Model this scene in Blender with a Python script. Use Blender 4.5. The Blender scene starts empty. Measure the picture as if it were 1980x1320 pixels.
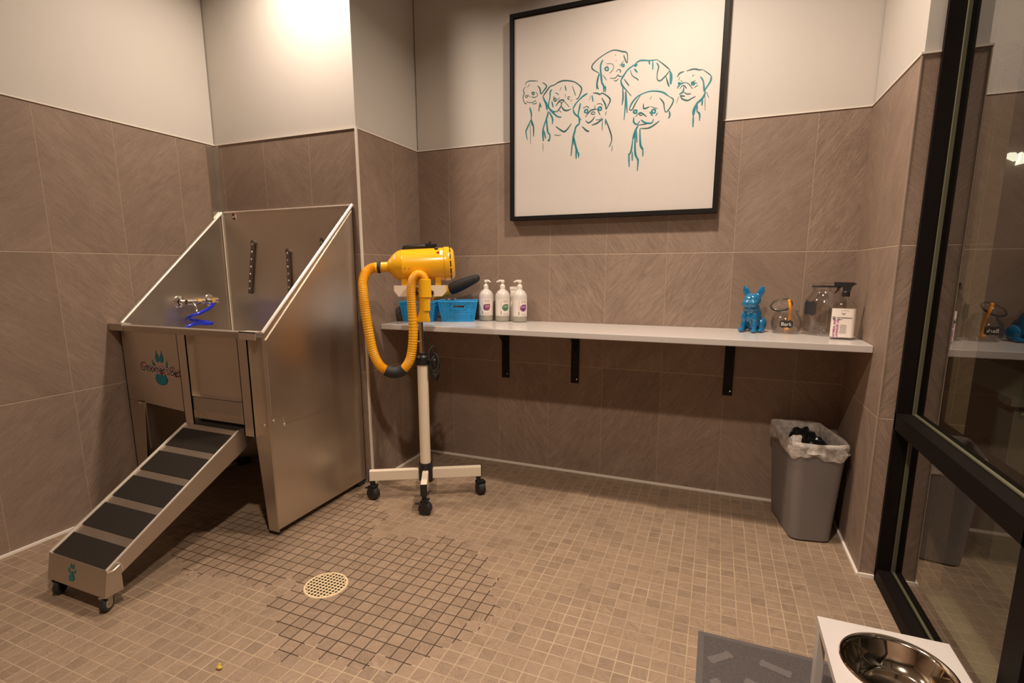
import bpy, bmesh, math, random
from mathutils import Vector, Matrix
random.seed(7)
C = bpy.context.scene.collection
PI = math.pi
# ------------------------------------------------------------------ camera
CAM = Vector((1.6606, -2.7281, 1.1454)); YAW, PITCH, ROLL = .3855, .1718, -.0029
cd = bpy.data.cameras.new('camera'); cam = bpy.data.objects.new('camera', cd); C.objects.link(cam)
F = Vector((-math.sin(YAW)*math.cos(PITCH), math.cos(YAW)*math.cos(PITCH), -math.sin(PITCH)))
R_ = Vector((math.cos(YAW), math.sin(YAW), 0)); U_ = R_.cross(F)
R2 = math.cos(ROLL)*R_ + math.sin(ROLL)*U_; U2 = -math.sin(ROLL)*R_ + math.cos(ROLL)*U_
cam.matrix_world = Matrix(((R2.x, U2.x, -F.x, CAM.x), (R2.y, U2.y, -F.y, CAM.y), (R2.z, U2.z, -F.z, CAM.z), (0, 0, 0, 1)))
cd.sensor_fit = 'HORIZONTAL'; cd.sensor_width = 36.0; cd.lens = 997.31/1980*36
cd.shift_x = 10.75/1980; cd.shift_y = 32.42/1980; cd.clip_start = .02
bpy.context.scene.camera = cam
# ------------------------------------------------------------------ world, lights, exposure
w = bpy.data.worlds.new('world'); bpy.context.scene.world = w; w.use_nodes = True
w.node_tree.nodes['Background'].inputs[0].default_value = (.30, .27, .20, 1)
w.node_tree.nodes['Background'].inputs[1].default_value = .05
vs = bpy.context.scene.view_settings
vs.view_transform = 'Standard'; vs.look = 'None'; vs.gamma = 1; vs.use_curve_mapping = False; vs.exposure = 0.0
CEIL = 2.80
WARM = (1.0, .84, .70)
def downlight_or_fill(x, y, watts, spread=150, size=.11, col=WARM, z=None):
    l = bpy.data.lights.new('downlight', 'AREA'); l.shape = 'DISK'; l.size = size; l.energy = watts; l.color = col
    l.spread = math.radians(spread)
    o = bpy.data.objects.new('downlight', l); C.objects.link(o); o.location = (x, y, (z or CEIL)-.012)
    return o
downlight_or_fill(-.17, -.86, 18.5)
downlight_or_fill(1.45, -.80, 30)
downlight_or_fill(1.40, -2.36, 42, spread=130)
downlight_or_fill(3.6, -1.6, 2.4, col=(.95, .86, .46))  # added fill to brighten the space past the glass, no known fixture
# ------------------------------------------------------------------ mesh helpers
def frame(d):
    d = Vector(d).normalized(); a = Vector((0, 0, 1)) if abs(d.z) < .9 else Vector((1, 0, 0))
    u = d.cross(a).normalized(); return u, d.cross(u)
class MB:
    def __init__(s): s.b = bmesh.new()
    def face(s, pts):
        return s.b.faces.new([s.b.verts.new(p) for p in pts])
    def box(s, lo, hi, bev=0, M=None):
        b = s.b; g = bmesh.ops.create_cube(b, size=1)['verts']
        for v in g: v.co = Vector([(lo[i]+hi[i])/2 + v.co[i]*(hi[i]-lo[i]) for i in range(3)])
        if bev:
            es = list({e for v in g for e in v.link_edges})
            g = [v for v in bmesh.ops.bevel(b, geom=es, offset=bev, segments=2, affect='EDGES', profile=.6)['verts']]
        if M:
            for v in g: v.co = M @ v.co
        return s
    def prism(s, pts, axis, a0, a1, M=None):
        # 2-D polygon extruded along an axis; pts in the other two axes, in x,y,z order
        def P(p, a):
            q = list(p); q.insert(axis, a); q = Vector(q); return M @ q if M else q
        n = len(pts); lo = [s.b.verts.new(P(p, a0)) for p in pts]; hi = [s.b.verts.new(P(p, a1)) for p in pts]
        s.b.faces.new(lo[::-1]); s.b.faces.new(hi)
        for i in range(n): s.b.faces.new((lo[i], lo[(i+1) % n], hi[(i+1) % n], hi[i]))
        return s
    def tube(s, pts, r, n=10, close=False, caps=True, ridge=None):
        pts = [Vector(p) for p in pts]; m = len(pts); rings = []; pu = None
        for i, p in enumerate(pts):
            if close: d = pts[(i+1) % m]-pts[i-1]
            else: d = pts[min(i+1, m-1)]-pts[max(i-1, 0)]
            d.normalize()
            if pu is None: u, v = frame(d)
            else:
                u = (pu - d*pu.dot(d)).normalized(); v = d.cross(u)
            pu = u; rr = r[i] if isinstance(r, (list, tuple)) else r
            rings.append([s.b.verts.new(p+(u*math.cos(2*PI*k/n)+v*math.sin(2*PI*k/n))*rr) for k in range(n)])
        for i in range(m if close else m-1):
            A, B = rings[i], rings[(i+1) % m]
            for k in range(n): s.b.faces.new((A[k], A[(k+1) % n], B[(k+1) % n], B[k]))
        if caps and not close:
            s.b.faces.new(rings[0][::-1]); s.b.faces.new(rings[-1])
        return s
    def cyl(s, p, q, r, r2=None, n=20): return s.tube([p, q], [r, r if r2 is None else r2], n)
    def lathe(s, prof, c, n=32, axis=(0, 0, 1), sq=None):
        # prof: (radius, height) pairs along axis from point c
        c = Vector(c); d = Vector(axis).normalized(); u, v = frame(d); rings = []
        if abs(d.z) > .99: u, v = Vector((1, 0, 0)), Vector((0, 1, 0))
        for r, h in prof:
            if r < 1e-6: rings.append([s.b.verts.new(c+d*h)])
            else: rings.append([s.b.verts.new(c+d*h+(u*math.cos(2*PI*k/n)+v*math.sin(2*PI*k/n))*r) for k in range(n)])
        for A, B in zip(rings, rings[1:]):
            for k in range(n):
                k2 = (k+1) % n
                if len(A) == 1 and len(B) == 1: continue
                if len(A) == 1: s.b.faces.new((A[0], B[k2], B[k]))
                elif len(B) == 1: s.b.faces.new((A[k], A[k2], B[0]))
                else: s.b.faces.new((A[k], A[k2], B[k2], B[k]))
        return s
    def ball(s, c, r, M=None, seg=16):
        g = bmesh.ops.create_uvsphere(s.b, u_segments=seg, v_segments=max(6, seg*2//3), radius=1)['verts']
        r = r if isinstance(r, (tuple, list)) else (r, r, r)
        for v in g:
            q = Vector((v.co.x*r[0], v.co.y*r[1], v.co.z*r[2]))
            if M: q = M @ q
            v.co = q+Vector(c)
        return s
    def ribbon(s, pts, wd, O, ex, ez, nrm, off=0, taper=False):
        # thin brush stroke lying on a plane
        P = [Vector((p[0], p[1])) for p in pts]
        if len(P) > 2 or True:
            Q = []
            for i in range(len(P)-1):
                p0, p1, p2, p3 = P[max(i-1, 0)], P[i], P[i+1], P[min(i+2, len(P)-1)]
                for k in range(4):
                    t = k/4; Q.append(.5*((2*p1)+(p2-p0)*t+(2*p0-5*p1+4*p2-p3)*t*t+(3*p1-p0-3*p2+p3)*t**3))
            Q.append(P[-1]); P = Q
        L, Rr = [], []
        for i, p in enumerate(P):
            d = P[min(i+1, len(P)-1)]-P[max(i-1, 0)]
            if d.length < 1e-9: d = Vector((1, 0))
            d.normalize(); nn = Vector((-d.y, d.x)); k = wd/2*(.92+.18*math.sin(i*.45+wd*900))*(.55+.45*min(1, i/3, (len(P)-1-i)/3))
            for lst, sg in ((L, 1), (Rr, -1)):
                q = p+nn*k*sg; lst.append(s.b.verts.new(O+ex*q.x+ez*q.y+nrm*off))
        for i in range(len(P)-1): s.b.faces.new((L[i], Rr[i], Rr[i+1], L[i+1]))
        return s
    def poly(s, pts, O, ex, ez, nrm, off=0):
        s.b.faces.new([s.b.verts.new(O+ex*p[0]+ez*p[1]+nrm*off) for p in pts]); return s
    def build(s, name, m, parent=None, smooth=False, M=None, mats=None, uvbox=None, mod=None):
        b = s.b
        if M:
            for v in b.verts: v.co = M @ v.co
        if parent is not None:
            L = root_loc(parent)
            for v in b.verts: v.co = v.co - L
        bmesh.ops.recalc_face_normals(b, faces=b.faces)
        me = bpy.data.meshes.new(name)
        if uvbox:
            uvl = b.loops.layers.uv.new('uv')
            for f in b.faces:
                nx = abs(f.normal.x) > abs(f.normal.y)
                for l in f.loops:
                    co = l.vert.co
                    if uvbox == 'floor': l[uvl].uv = (co.x, co.y)
                    else: l[uvl].uv = ((co.y-uvbox[1]) if nx else (co.x-uvbox[0]), co.z)
        b.to_mesh(me); b.free()
        for mm in ([m] if not mats else mats): me.materials.append(mm)
        if smooth:
            me.polygons.foreach_set('use_smooth', [True]*len(me.polygons))
            try: me.set_sharp_from_angle(angle=math.radians(smooth if smooth > 1 else 40))
            except Exception: pass
        o = bpy.data.objects.new(name, me); C.objects.link(o)
        if parent is not None: o.parent = parent
        return o
def root_loc(o):
    L = Vector((0, 0, 0))
    while o is not None: L = L+o.location; o = o.parent
    return L
def tag(o, label=None, cat=None, group=None, kind=None):
    if label: o['label'] = label
    if cat: o['category'] = cat
    if group: o['group'] = group
    if kind: o['kind'] = kind
    return o
def thing(name, label, cat, loc=(0, 0, 0), group=None):
    o = bpy.data.objects.new(name, None); C.objects.link(o); o.location = loc; o.empty_display_size = .05
    return tag(o, label, cat, group)
def struct(o): o['kind'] = 'structure'; return o
def RZ(a, c=(0, 0, 0)):
    c = Vector(c); return Matrix.Translation(c) @ Matrix.Rotation(a, 4, 'Z') @ Matrix.Translation(-c)
def spline(pts, k=6, close=False):
    P = [Vector(p) for p in pts]; n = len(P); out = []
    for i in range(n if close else n-1):
        g = (lambda j: P[j % n]) if close else (lambda j: P[max(0, min(n-1, j))])
        p0, p1, p2, p3 = g(i-1), g(i), g(i+1), g(i+2)
        for j in range(k):
            t = j/k; out.append(.5*((2*p1)+(p2-p0)*t+(2*p0-5*p1+4*p2-p3)*t*t+(3*p1-p0-3*p2+p3)*t**3))
    if not close: out.append(P[-1])
    return out
def remeshed(mb, voxel, smooth=4, fac=.5):
    # fuse overlapping shapes into one skin
    me = bpy.data.meshes.new('tmp'); mb.b.to_mesh(me); mb.b.free()
    o = bpy.data.objects.new('tmp', me); C.objects.link(o)
    md = o.modifiers.new('r', 'REMESH'); md.mode = 'VOXEL'; md.voxel_size = voxel
    sm = o.modifiers.new('s', 'SMOOTH'); sm.iterations = smooth; sm.factor = fac
    dg = bpy.context.evaluated_depsgraph_get(); ev = o.evaluated_get(dg)
    m2 = bpy.data.meshes.new_from_object(ev); bpy.data.objects.remove(o)
    r = MB(); r.b.from_mesh(m2); bpy.data.meshes.remove(m2); return r
def text_polys(body, size, space=1.0, bold=0.0, extr=0.0):
    cu = bpy.data.curves.new('t', 'FONT'); cu.body = body; cu.size = size; cu.align_x = 'CENTER'; cu.align_y = 'CENTER'
    cu.space_character = space; cu.offset = bold; cu.extrude = extr; cu.resolution_u = 3
    o = bpy.data.objects.new('t', cu); C.objects.link(o)
    dg = bpy.context.evaluated_depsgraph_get(); me = bpy.data.meshes.new_from_object(o.evaluated_get(dg))
    fs = [[tuple(me.vertices[i].co) for i in p.vertices] for p in me.polygons]
    bpy.data.objects.remove(o); bpy.data.curves.remove(cu); bpy.data.meshes.remove(me); return fs
# ------------------------------------------------------------------ materials
class NT:
    def __init__(s, name):
        s.m = bpy.data.materials.new(name); s.m.use_nodes = True; s.t = s.m.node_tree; s.n = s.t.nodes
        s.p = s.n['Principled BSDF']; s.out = s.n['Material Output']
    def add(s, typ, **kw):
        nd = s.n.new(typ)
        for k, v in kw.items():
            if k.startswith('i_'):
                nd.inputs[int(k[2:]) if k[2:].isdigit() else k[2:].replace('_', ' ')].default_value = v
            else: setattr(nd, k, v)
        return nd
    def link(s, a, b): s.t.links.new(a, b)
    def math(s, op, a, b=None):
        nd = s.n.new('ShaderNodeMath'); nd.operation = op
        for i, v in enumerate((a, b)):
            if v is None: continue
            if isinstance(v, (int, float)): nd.inputs[i].default_value = v
            else: s.link(v, nd.inputs[i])
        return nd.outputs[0]
    def vmath(s, op, a, b=None):
        nd = s.n.new('ShaderNodeVectorMath'); nd.operation = op
        for i, v in enumerate((a, b)):
            if v is None: continue
            if isinstance(v, (tuple, list)): nd.inputs[i].default_value = v
            else: s.link(v, nd.inputs[i])
        return nd.outputs[0]
    def mix(s, f, a, b, mode='MIX'):
        nd = s.n.new('ShaderNodeMix'); nd.data_type = 'RGBA'; nd.blend_type = mode
        for i, v in ((0, f), (6, a), (7, b)):
            if isinstance(v, (int, float)): nd.inputs[i].default_value = v
            elif isinstance(v, (tuple, list)): nd.inputs[i].default_value = tuple(v)+((1,) if len(v) == 3 else ())
            else: s.link(v, nd.inputs[i])
        return nd.outputs[2]
    def ramp(s, f, stops):
        nd = s.n.new('ShaderNodeValToRGB'); e = nd.color_ramp.elements
        while len(e) < len(stops): e.new(.5)
        for q, (pos, col) in zip(e, stops):
            q.position = pos; q.color = tuple(col)+(1,) if len(col) == 3 else col
        s.link(f, nd.inputs[0]); return nd.outputs[0]
    def bump(s, h, st, dist=.002):
        nd = s.n.new('ShaderNodeBump'); nd.inputs['Strength'].default_value = st; nd.inputs['Distance'].default_value = dist
        s.link(h, nd.inputs['Height']); s.link(nd.outputs[0], s.p.inputs['Normal'])
def plain(name, col, rough=.5, metal=0, var=.08, scale=30, bump=0, bscale=200, coat=0, spec=None, sss=0):
    t = NT(name); tc = t.add('ShaderNodeTexCoord')
    nz = t.add('ShaderNodeTexNoise', i_Scale=scale, i_Detail=3.0); t.link(tc.outputs['Object'], nz.inputs['Vector'])
    a = tuple(c*(1-var) for c in col); b = tuple(min(1, c*(1+var)) for c in col)
    t.link(t.mix(nz.outputs['Fac'], a, b), t.p.inputs['Base Color'])
    t.p.inputs['Roughness'].default_value = rough; t.p.inputs['Metallic'].default_value = metal
    if coat: t.p.inputs['Coat Weight'].default_value = coat; t.p.inputs['Coat Roughness'].default_value = .08
    if spec is not None: t.p.inputs['Specular IOR Level'].default_value = spec
    if sss: t.p.inputs['Subsurface Weight'].default_value = sss; t.p.inputs['Subsurface Radius'].default_value = (.01, .01, .01)
    if bump:
        n2 = t.add('ShaderNodeTexNoise', i_Scale=bscale, i_Detail=2.0); t.link(tc.outputs['Object'], n2.inputs['Vector'])
        t.bump(n2.outputs['Fac'], bump, .001)
    return t.m
def slate(name, base, dark, light, cell, grout_w, grout_col, zlines=None, streak=1.0, floor=False, rough=.5):
    """split-faced porcelain: diagonal streaks that turn from tile to tile, thin grout"""
    t = NT(name); uv = t.add('ShaderNodeUVMap'); uv.uv_map = 'uv'
    sep = t.add('ShaderNodeSeparateXYZ'); t.link(uv.outputs[0], sep.inputs[0]); u, v = sep.outputs[0], sep.outputs[1]
    cu = t.math('DIVIDE', u, cell); iu = t.math('FLOOR', cu); fu = t.math('FRACT', cu)
    du = t.math('MULTIPLY', t.math('MINIMUM', fu, t.math('SUBTRACT', 1.0, fu)), cell)
    if floor:
        cv = t.math('DIVIDE', v, cell); iv = t.math('FLOOR', cv); fv = t.math('FRACT', cv)
        dv = t.math('MULTIPLY', t.math('MINIMUM', fv, t.math('SUBTRACT', 1.0, fv)), cell)
    else:
        z1, z2 = zlines
        iv = t.math('ADD', t.math('GREATER_THAN', v, z1), t.math('GREATER_THAN', v, z2))
        dv = t.math('MINIMUM', t.math('ABSOLUTE', t.math('SUBTRACT', v, z1)), t.math('ABSOLUTE', t.math('SUBTRACT', v, z2)))
    d = t.math('MINIMUM', du, dv)
    cmb = t.add('ShaderNodeCombineXYZ'); t.link(iu, cmb.inputs[0]); t.link(iv, cmb.inputs[1])
    wn = t.add('ShaderNodeTexWhiteNoise', noise_dimensions='3D'); t.link(cmb.outputs[0], wn.inputs['Vector'])
    rs = t.add('ShaderNodeSeparateColor'); t.link(wn.outputs['Color'], rs.inputs[0])
    if floor: ang = t.math('MULTIPLY', rs.outputs[0], 6.28)
    else:
        sgn = t.math('SUBTRACT', t.math('MULTIPLY', t.math('GREATER_THAN', rs.outputs[0], .45), 2.0), 1.0)
        ang = t.math('MULTIPLY', sgn, t.math('ADD', .62, t.math('MULTIPLY', rs.outputs[1], .45)))
    rot = t.add('ShaderNodeVectorRotate', rotation_type='Z_AXIS'); t.link(uv.outputs[0], rot.inputs['Vector']); t.link(ang, rot.inputs['Angle'])
    off = t.vmath('ADD', rot.outputs[0], t.vmath('MULTIPLY', wn.outputs['Color'], (37., 53., 11.)))
    k = 2.2 if floor else 1.0
    def streaks(sx, sy, det, dist):
        mp = t.vmath('MULTIPLY', off, (sx*k, sy*k, 1.))
        nz = t.add('ShaderNodeTexNoise', i_Scale=1.0, i_Detail=det, i_Roughness=.68, i_Distortion=dist); t.link(mp, nz.inputs['Vector']); return nz.outputs['Fac']
    a = streaks(8, 44, 9.0, 1.5); b = streaks(26, 240, 5.0, .8); g = streaks(3, 6, 4.0, .6)
    gr = t.add('ShaderNodeTexNoise', i_Scale=300.0, i_Detail=3.0); t.link(uv.outputs[0], gr.inputs['Vector'])
    amp = t.math('ADD', .45, t.math('MULTIPLY', rs.outputs[1], .75))
    h0 = t.math('ADD', t.math('MULTIPLY', a, .55), t.math('MULTIPLY', b, .45))
    h = t.math('ADD', .5, t.math('MULTIPLY', t.math('SUBTRACT', h0, .5), amp))
    hh = t.math('ADD', t.math('ADD', t.math('MULTIPLY', h, .60), t.math('MULTIPLY', g, .16)), t.math('MULTIPLY', gr.outputs['Fac'], .24))
    col = t.ramp(hh, [(.33, dark), (.5, base), (.68, light)])
    tone = t.math('ADD', .84 if floor else .90, t.math('MULTIPLY', rs.outputs[2], .32 if floor else .18))
    col = t.mix(1.0, col, t.mix(tone, (0, 0, 0), (1, 1, 1)), 'MULTIPLY')
    gm = t.math('LESS_THAN', d, grout_w/2)
    gcol = grout_col
    if floor:
        nz = t.add('ShaderNodeTexNoise', i_Scale=9.0, i_Detail=3.0); t.link(uv.outputs[0], nz.inputs['Vector'])
        wob = t.math('MULTIPLY', t.math('SUBTRACT', nz.outputs['Fac'], .5), .9)
        def ell(cx, cy, rx, ry, a):
            r = t.add('ShaderNodeVectorRotate', rotation_type='Z_AXIS'); t.link(uv.outputs[0], r.inputs['Vector']); r.inputs['Center'].default_value = (cx, cy, 0); r.inputs['Angle'].default_value = a
            q = t.vmath('MULTIPLY', t.vmath('SUBTRACT', r.outputs[0], (cx, cy, 0)), (1/rx, 1/ry, 0)); ln = t.n.new('ShaderNodeVectorMath'); ln.operation = 'LENGTH'; t.link(q, ln.inputs[0]); return ln.outputs['Value']
        e = t.math('MINIMUM', t.math('MINIMUM', ell(.62, -1.30, .40, .37, .3), ell(-.05, -1.22, .46, .28, -.1)), ell(.0, -.95, .30, .25, 0))
        st = t.math('LESS_THAN', t.math('ADD', e, wob), 1.0)
        gcol = t.mix(st, grout_col, (.040, .020, .008))
        # worn pale grout elsewhere
        n3 = t.add('ShaderNodeTexNoise', i_Scale=5.0, i_Detail=2.0); t.link(uv.outputs[0], n3.inputs['Vector'])
        gm = t.math('MULTIPLY', gm, t.math('MAXIMUM', st, t.math('MAXIMUM', .12, t.math('MINIMUM', 1.0, t.math('ADD', -.45, t.math('MULTIPLY', n3.outputs['Fac'], 2.2))))))
    if not floor: gm = t.math('MAXIMUM', t.math('MULTIPLY', gm, .5), t.math('MULTIPLY', t.math('LESS_THAN', dv, grout_w/2), .9))
    col = t.mix(gm, col, gcol)
    t.link(col, t.p.inputs['Base Color'])
    t.link(t.math('ADD', rough-.08, t.math('MULTIPLY', hh, .25)), t.p.inputs['Roughness'])
    t.p.inputs['Specular IOR Level'].default_value = .4
    edge = t.math('MINIMUM', 1.0, t.math('DIVIDE', d, grout_w))
    t.bump(t.math('ADD', t.math('ADD', t.math('MULTIPLY', h, streak), t.math('MULTIPLY', gr.outputs['Fac'], .25)), t.math('MULTIPLY', edge, .45)), .55, .0035)
    return t.m
def metal(name, col, rough, brush=(2, 2, 90), st=.12, var=.1):
    t = NT(name); tc = t.add('ShaderNodeTexCoord')
    mp = t.vmath('MULTIPLY', tc.outputs['Object'], brush)
    nz = t.add('ShaderNodeTexNoise', i_Scale=6.0, i_Detail=4.0); t.link(mp, nz.inputs['Vector'])
    n2 = t.add('ShaderNodeTexNoise', i_Scale=4.0, i_Detail=3.0); t.link(tc.outputs['Object'], n2.inputs['Vector'])
    t.link(t.mix(n2.outputs['Fac'], tuple(c*(1-var) for c in col), tuple(min(1, c*(1+var)) for c in col)), t.p.inputs['Base Color'])
    t.p.inputs['Metallic'].default_value = 1
    t.link(t.math('ADD', rough-.08, t.math('MULTIPLY', n2.outputs['Fac'], .16)), t.p.inputs['Roughness'])
    if st: t.bump(nz.outputs['Fac'], st, .0006)
    return t.m
def glassy(name, tint, refl=.06, ior=1.45, rough=.02, edge=None, gain=1.0):
    # clear sheet or vessel: what lies behind shows through, Fresnel reflection on top
    t = NT(name); t.n.remove(t.p)
    tr = t.add('ShaderNodeBsdfTransparent'); tr.inputs[0].default_value = tuple(tint)+(1,)
    gl = t.add('ShaderNodeBsdfGlossy'); gl.inputs['Roughness'].default_value = rough; gl.inputs[0].default_value = (1, 1, 1, 1)
    if edge:
        lw = t.add('ShaderNodeLayerWeight'); lw.inputs[0].default_value = .5
        tc = t.mix(t.math('POWER', lw.outputs['Facing'], 3.0), tint, edge); t.link(tc, tr.inputs[0])
    fw = t.add('ShaderNodeLayerWeight'); fw.inputs[0].default_value = .5; f0 = ((ior-1)/(ior+1))**2
    fr_ = t.math('ADD', f0, t.math('MULTIPLY', 1-f0, t.math('POWER', fw.outputs['Facing'], 5.0)))
    mx = t.add('ShaderNodeMixShader'); t.link(t.math('MINIMUM', 1.0, t.math('MULTIPLY', t.math('ADD', fr_, refl), gain)), mx.inputs[0]); t.link(tr.outputs[0], mx.inputs[1]); t.link(gl.outputs[0], mx.inputs[2])
    t.link(mx.outputs[0], t.out.inputs[0]); return t.m
M = {}
M['tile'] = slate('wall_tile', (.275, .193, .142), (.140, .094, .068), (.430, .318, .240), .3035, .0038, (.44, .33, .24), zlines=(.6158, 1.22))
M['floor'] = slate('floor_mosaic', (.285, .196, .130), (.135, .086, .054), (.42, .305, .215), .0483, .0034, (.45, .335, .215), streak=.6, floor=True, rough=.42)
M['paint'] = plain('wall_paint', (.60, .553, .495), .6, var=.02, scale=6, bump=.06, bscale=350)
M['darkpaint'] = plain('dark_wall_paint', (.16, .145, .13), .6, var=.03)
M['ceiling'] = plain('ceiling_paint', (.42, .40, .37), .8, var=.02)
M['trim'] = plain('trim_edge', (.82, .74, .64), .35, var=.02)
M['cornertrim'] = plain('corner_trim', (.37, .275, .21), .45, var=.05)
M['bead'] = plain('glazing_bead', (.34, .31, .25), .5, var=.05)
M['steel'] = metal('brushed_steel', (.70, .625, .54), .36, brush=(60, 60, 3), st=.10, var=.10)
M['steel_edge'] = metal('polished_edge', (.86, .79, .70), .46, st=0)
M['barsteel'] = metal('tether_steel', (.30, .26, .22), .28, st=0)
M['steel_warm'] = metal('ramp_steel', (.56, .50, .43), .42, brush=(3, 70, 3), st=.08)
M['chrome'] = metal('chrome', (.80, .78, .74), .10, st=0)
M['brass'] = metal('brass', (.72, .48, .20), .25, st=0)
M['drain'] = plain('drain_brass', (.72, .55, .33), .4, var=.1)
M['grip'] = plain('grip_tape', (.031, .025, .020), .95, var=.6, scale=420, bump=.5, bscale=700, spec=.05)
M['blackplas'] = plain('black_plastic', (.013, .012, .012), .42, var=.1)
M['rubber'] = plain('black_rubber', (.018, .017, .016), .65, var=.2)
M['blackmetal'] = plain('black_frame_metal', (.010, .008, .007), .5, var=.1, spec=.2)
M['frame'] = plain('window_frame_bronze', (.0075, .0050, .0042), .55, var=.15, spec=.10)
M['yellow'] = plain('yellow_paint', (.90, .46, .010), .26, var=.04, coat=.4)
M['yellowhose'] = plain('yellow_hose', (.86, .40, .008), .45, var=.06)
M['cream'] = plain('cream_powder_coat', (.78, .66, .50), .42, var=.04)
M['shelf'] = plain('shelf_laminate', (.58, .53, .49), .22, var=.02)
M['bluebasket'] = plain('blue_plastic', (.014, .33, .72), .38, var=.08)
M['bluehose'] = plain('blue_hose', (.008, .03, .62), .2, var=.05)
M['ceramic'] = plain('blue_glaze', (.003, .145, .32), .07, var=.3, scale=14, coat=.8)
M['teal'] = plain('teal_ink', (.006, .19, .225), .5, var=.1)
M['inkdark'] = plain('dark_teal_ink', (.020, .105, .112), .5, var=.3)
M['canvas'] = plain('canvas', (.63, .572, .515), .62, var=.02, bump=.15, bscale=600)
M['bottle'] = plain('frosted_bottle', (.66, .60, .54), .35, var=.03, sss=.0)
M['liquid'] = plain('bottle_base', (.36, .33, .27), .25, var=.05)
M['white'] = plain('white_plastic', (.84, .77, .68), .35, var=.02)
M['label'] = plain('paper_label', (.83, .74, .66), .5, var=.02)
M['textgrey'] = plain('grey_print', (.34, .29, .28), .6)
M['textdark'] = plain('black_print', (.02, .018, .02), .6)
M['purple'] = plain('purple_print', (.20, .035, .22), .5, var=.35, scale=40)
M['redpurple'] = plain('violet_red_print', (.28, .05, .13), .5, var=.3, scale=30)
M['indigo'] = plain('indigo_print', (.045, .03, .16), .5)
M['green'] = plain('green_print', (.06, .19, .09), .5, var=.1)
M['magenta'] = plain('magenta_print', (.42, .06, .26), .5)
M['bin'] = plain('grey_bin_plastic', (.185, .160, .148), .55, var=.05, bump=.1, bscale=500)
M['bagblack'] = plain('black_bag', (.008, .008, .009), .22, var=.2)
M['mat'] = plain('grey_mat_pile', (.075, .062, .058), .95, var=.55, scale=260, bump=1.0, bscale=420)
M['matbone'] = plain('pale_mat_bone', (.125, .106, .100), .95, var=.2, scale=260, bump=.6, bscale=420)
M['matedge'] = plain('mat_border', (.095, .08, .075), .9, var=.2, scale=200)
M['standwhite'] = plain('white_wood', (.53, .48, .445), .4, var=.02)
M['bowl'] = metal('bowl_steel', (.72, .62, .50), .09, st=0)
M['chalk'] = plain('chalkboard', (.022, .018, .017), .7, var=.3)
M['orange'] = plain('orange_strap', (.90, .33, .01), .5, var=.15)
M['red'] = plain('red_button', (.55, .01, .01), .4)
M['flagblue'] = plain('blue_print', (.01, .012, .06), .5)
M['drainpan'] = plain('pale_trap', (.30, .25, .16), .5)
M['dark'] = plain('dark_void', (.01, .008, .006), .9)
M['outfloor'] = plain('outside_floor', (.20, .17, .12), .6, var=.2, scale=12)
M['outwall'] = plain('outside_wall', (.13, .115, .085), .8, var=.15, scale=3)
M['ledge'] = plain('ledge_grey', (.22, .20, .18), .5, var=.1)
M['glass'] = glassy('window_glass', (.86, .88, .77), refl=.0, ior=1.5, rough=.0, gain=1.9)
M['jarglass'] = glassy('jar_glass', (.97, .965, .955), refl=.0, ior=1.5, rough=.04, edge=(.58, .54, .49), gain=1.4)
M['clearplas'] = glassy('clear_plastic', (.95, .94, .92), refl=.02, ior=1.4, rough=.05, edge=(.66, .61, .56))
def liner_mat():
    t = NT('bin_liner_film'); t.p.inputs['Base Color'].default_value = (.72, .63, .55, 1); t.p.inputs['Roughness'].default_value = .3
    tc = t.add('ShaderNodeTexCoord'); nz = t.add('ShaderNodeTexNoise', i_Scale=42.0, i_Detail=5.0, i_Distortion=.5); t.link(tc.outputs['Object'], nz.inputs['Vector'])
    t.bump(nz.outputs['Fac'], .75, .008)
    tr = t.add('ShaderNodeBsdfTransparent'); mx = t.add('ShaderNodeMixShader')
    t.link(t.math('ADD', .12, t.math('MULTIPLY', nz.outputs['Fac'], .85)), mx.inputs[0]); t.link(tr.outputs[0], mx.inputs[1]); t.link(t.p.outputs[0], mx.inputs[2]); t.link(mx.outputs[0], t.out.inputs[0]); return t.m
M['liner'] = liner_mat()
def glow_mat():
    t = NT('lamp_glow'); t.p.inputs['Base Color'].default_value = (.8, .78, .7, 1); t.p.inputs['Emission Color'].default_value = (1, .95, .82, 1); t.p.inputs['Emission Strength'].default_value = 1.3; return t.m
M['lampglow'] = glow_mat()
M['crumb'] = plain('yellow_crumb', (.50, .34, .06), .7, var=.3, scale=90)
LX, LY, LZ = 3.71, 2.598, 1.975
# ------------------------------------------------------------------ room shell
W, WL, D1, D2, XE, T = 2.2206, .9486, .557, .577, 2.269, 1.8166
YF = -3.5; H = CEIL; PB = .006
def wall(name, lo, hi, back, uv=(0, 0), paint=None):
    # lower tiled wainscot, upper painted part set back by the tile's thickness on the room side
    b = MB(); b.box((lo[0], lo[1], 0), (hi[0], hi[1], T)); o = None
    lo2 = [lo[0]+back[0], lo[1]+back[2]]; hi2 = [hi[0]-back[1], hi[1]-back[3]]
    b.box((lo2[0], lo2[1], T), (hi2[0], hi2[1], H+.02))
    o = b.build(name, M['tile'], uvbox=uv, mats=[M['tile'], paint or M['paint']])
    for p in o.data.polygons: p.material_index = 1 if p.center.z > T+.001 else 0
    return struct(o)
wall('wall_back', (0, 0), (W+.25, .12), (0, 0, PB, 0), (.2035, 0))
wall('wall_corner', (-WL-.13, -D1), (0, .12), (0, PB, PB, 0), (-.292, -.256))
wall('wall_left', (-WL-.13, YF), (-WL, -D1), (0, PB, 0, 0), (0, -1.085))
wall('wall_right', (W, -D2), (W+.25, 0), (PB, 0, PB, 0), (0, -.272))
wall('wall_front', (-WL-.13, YF-.12), (2.5, YF), (0, 0, 0, PB), (0, 0), M['darkpaint'])  # unseen wall, its paint darkened to cut bounce and reflections in the steel
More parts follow.
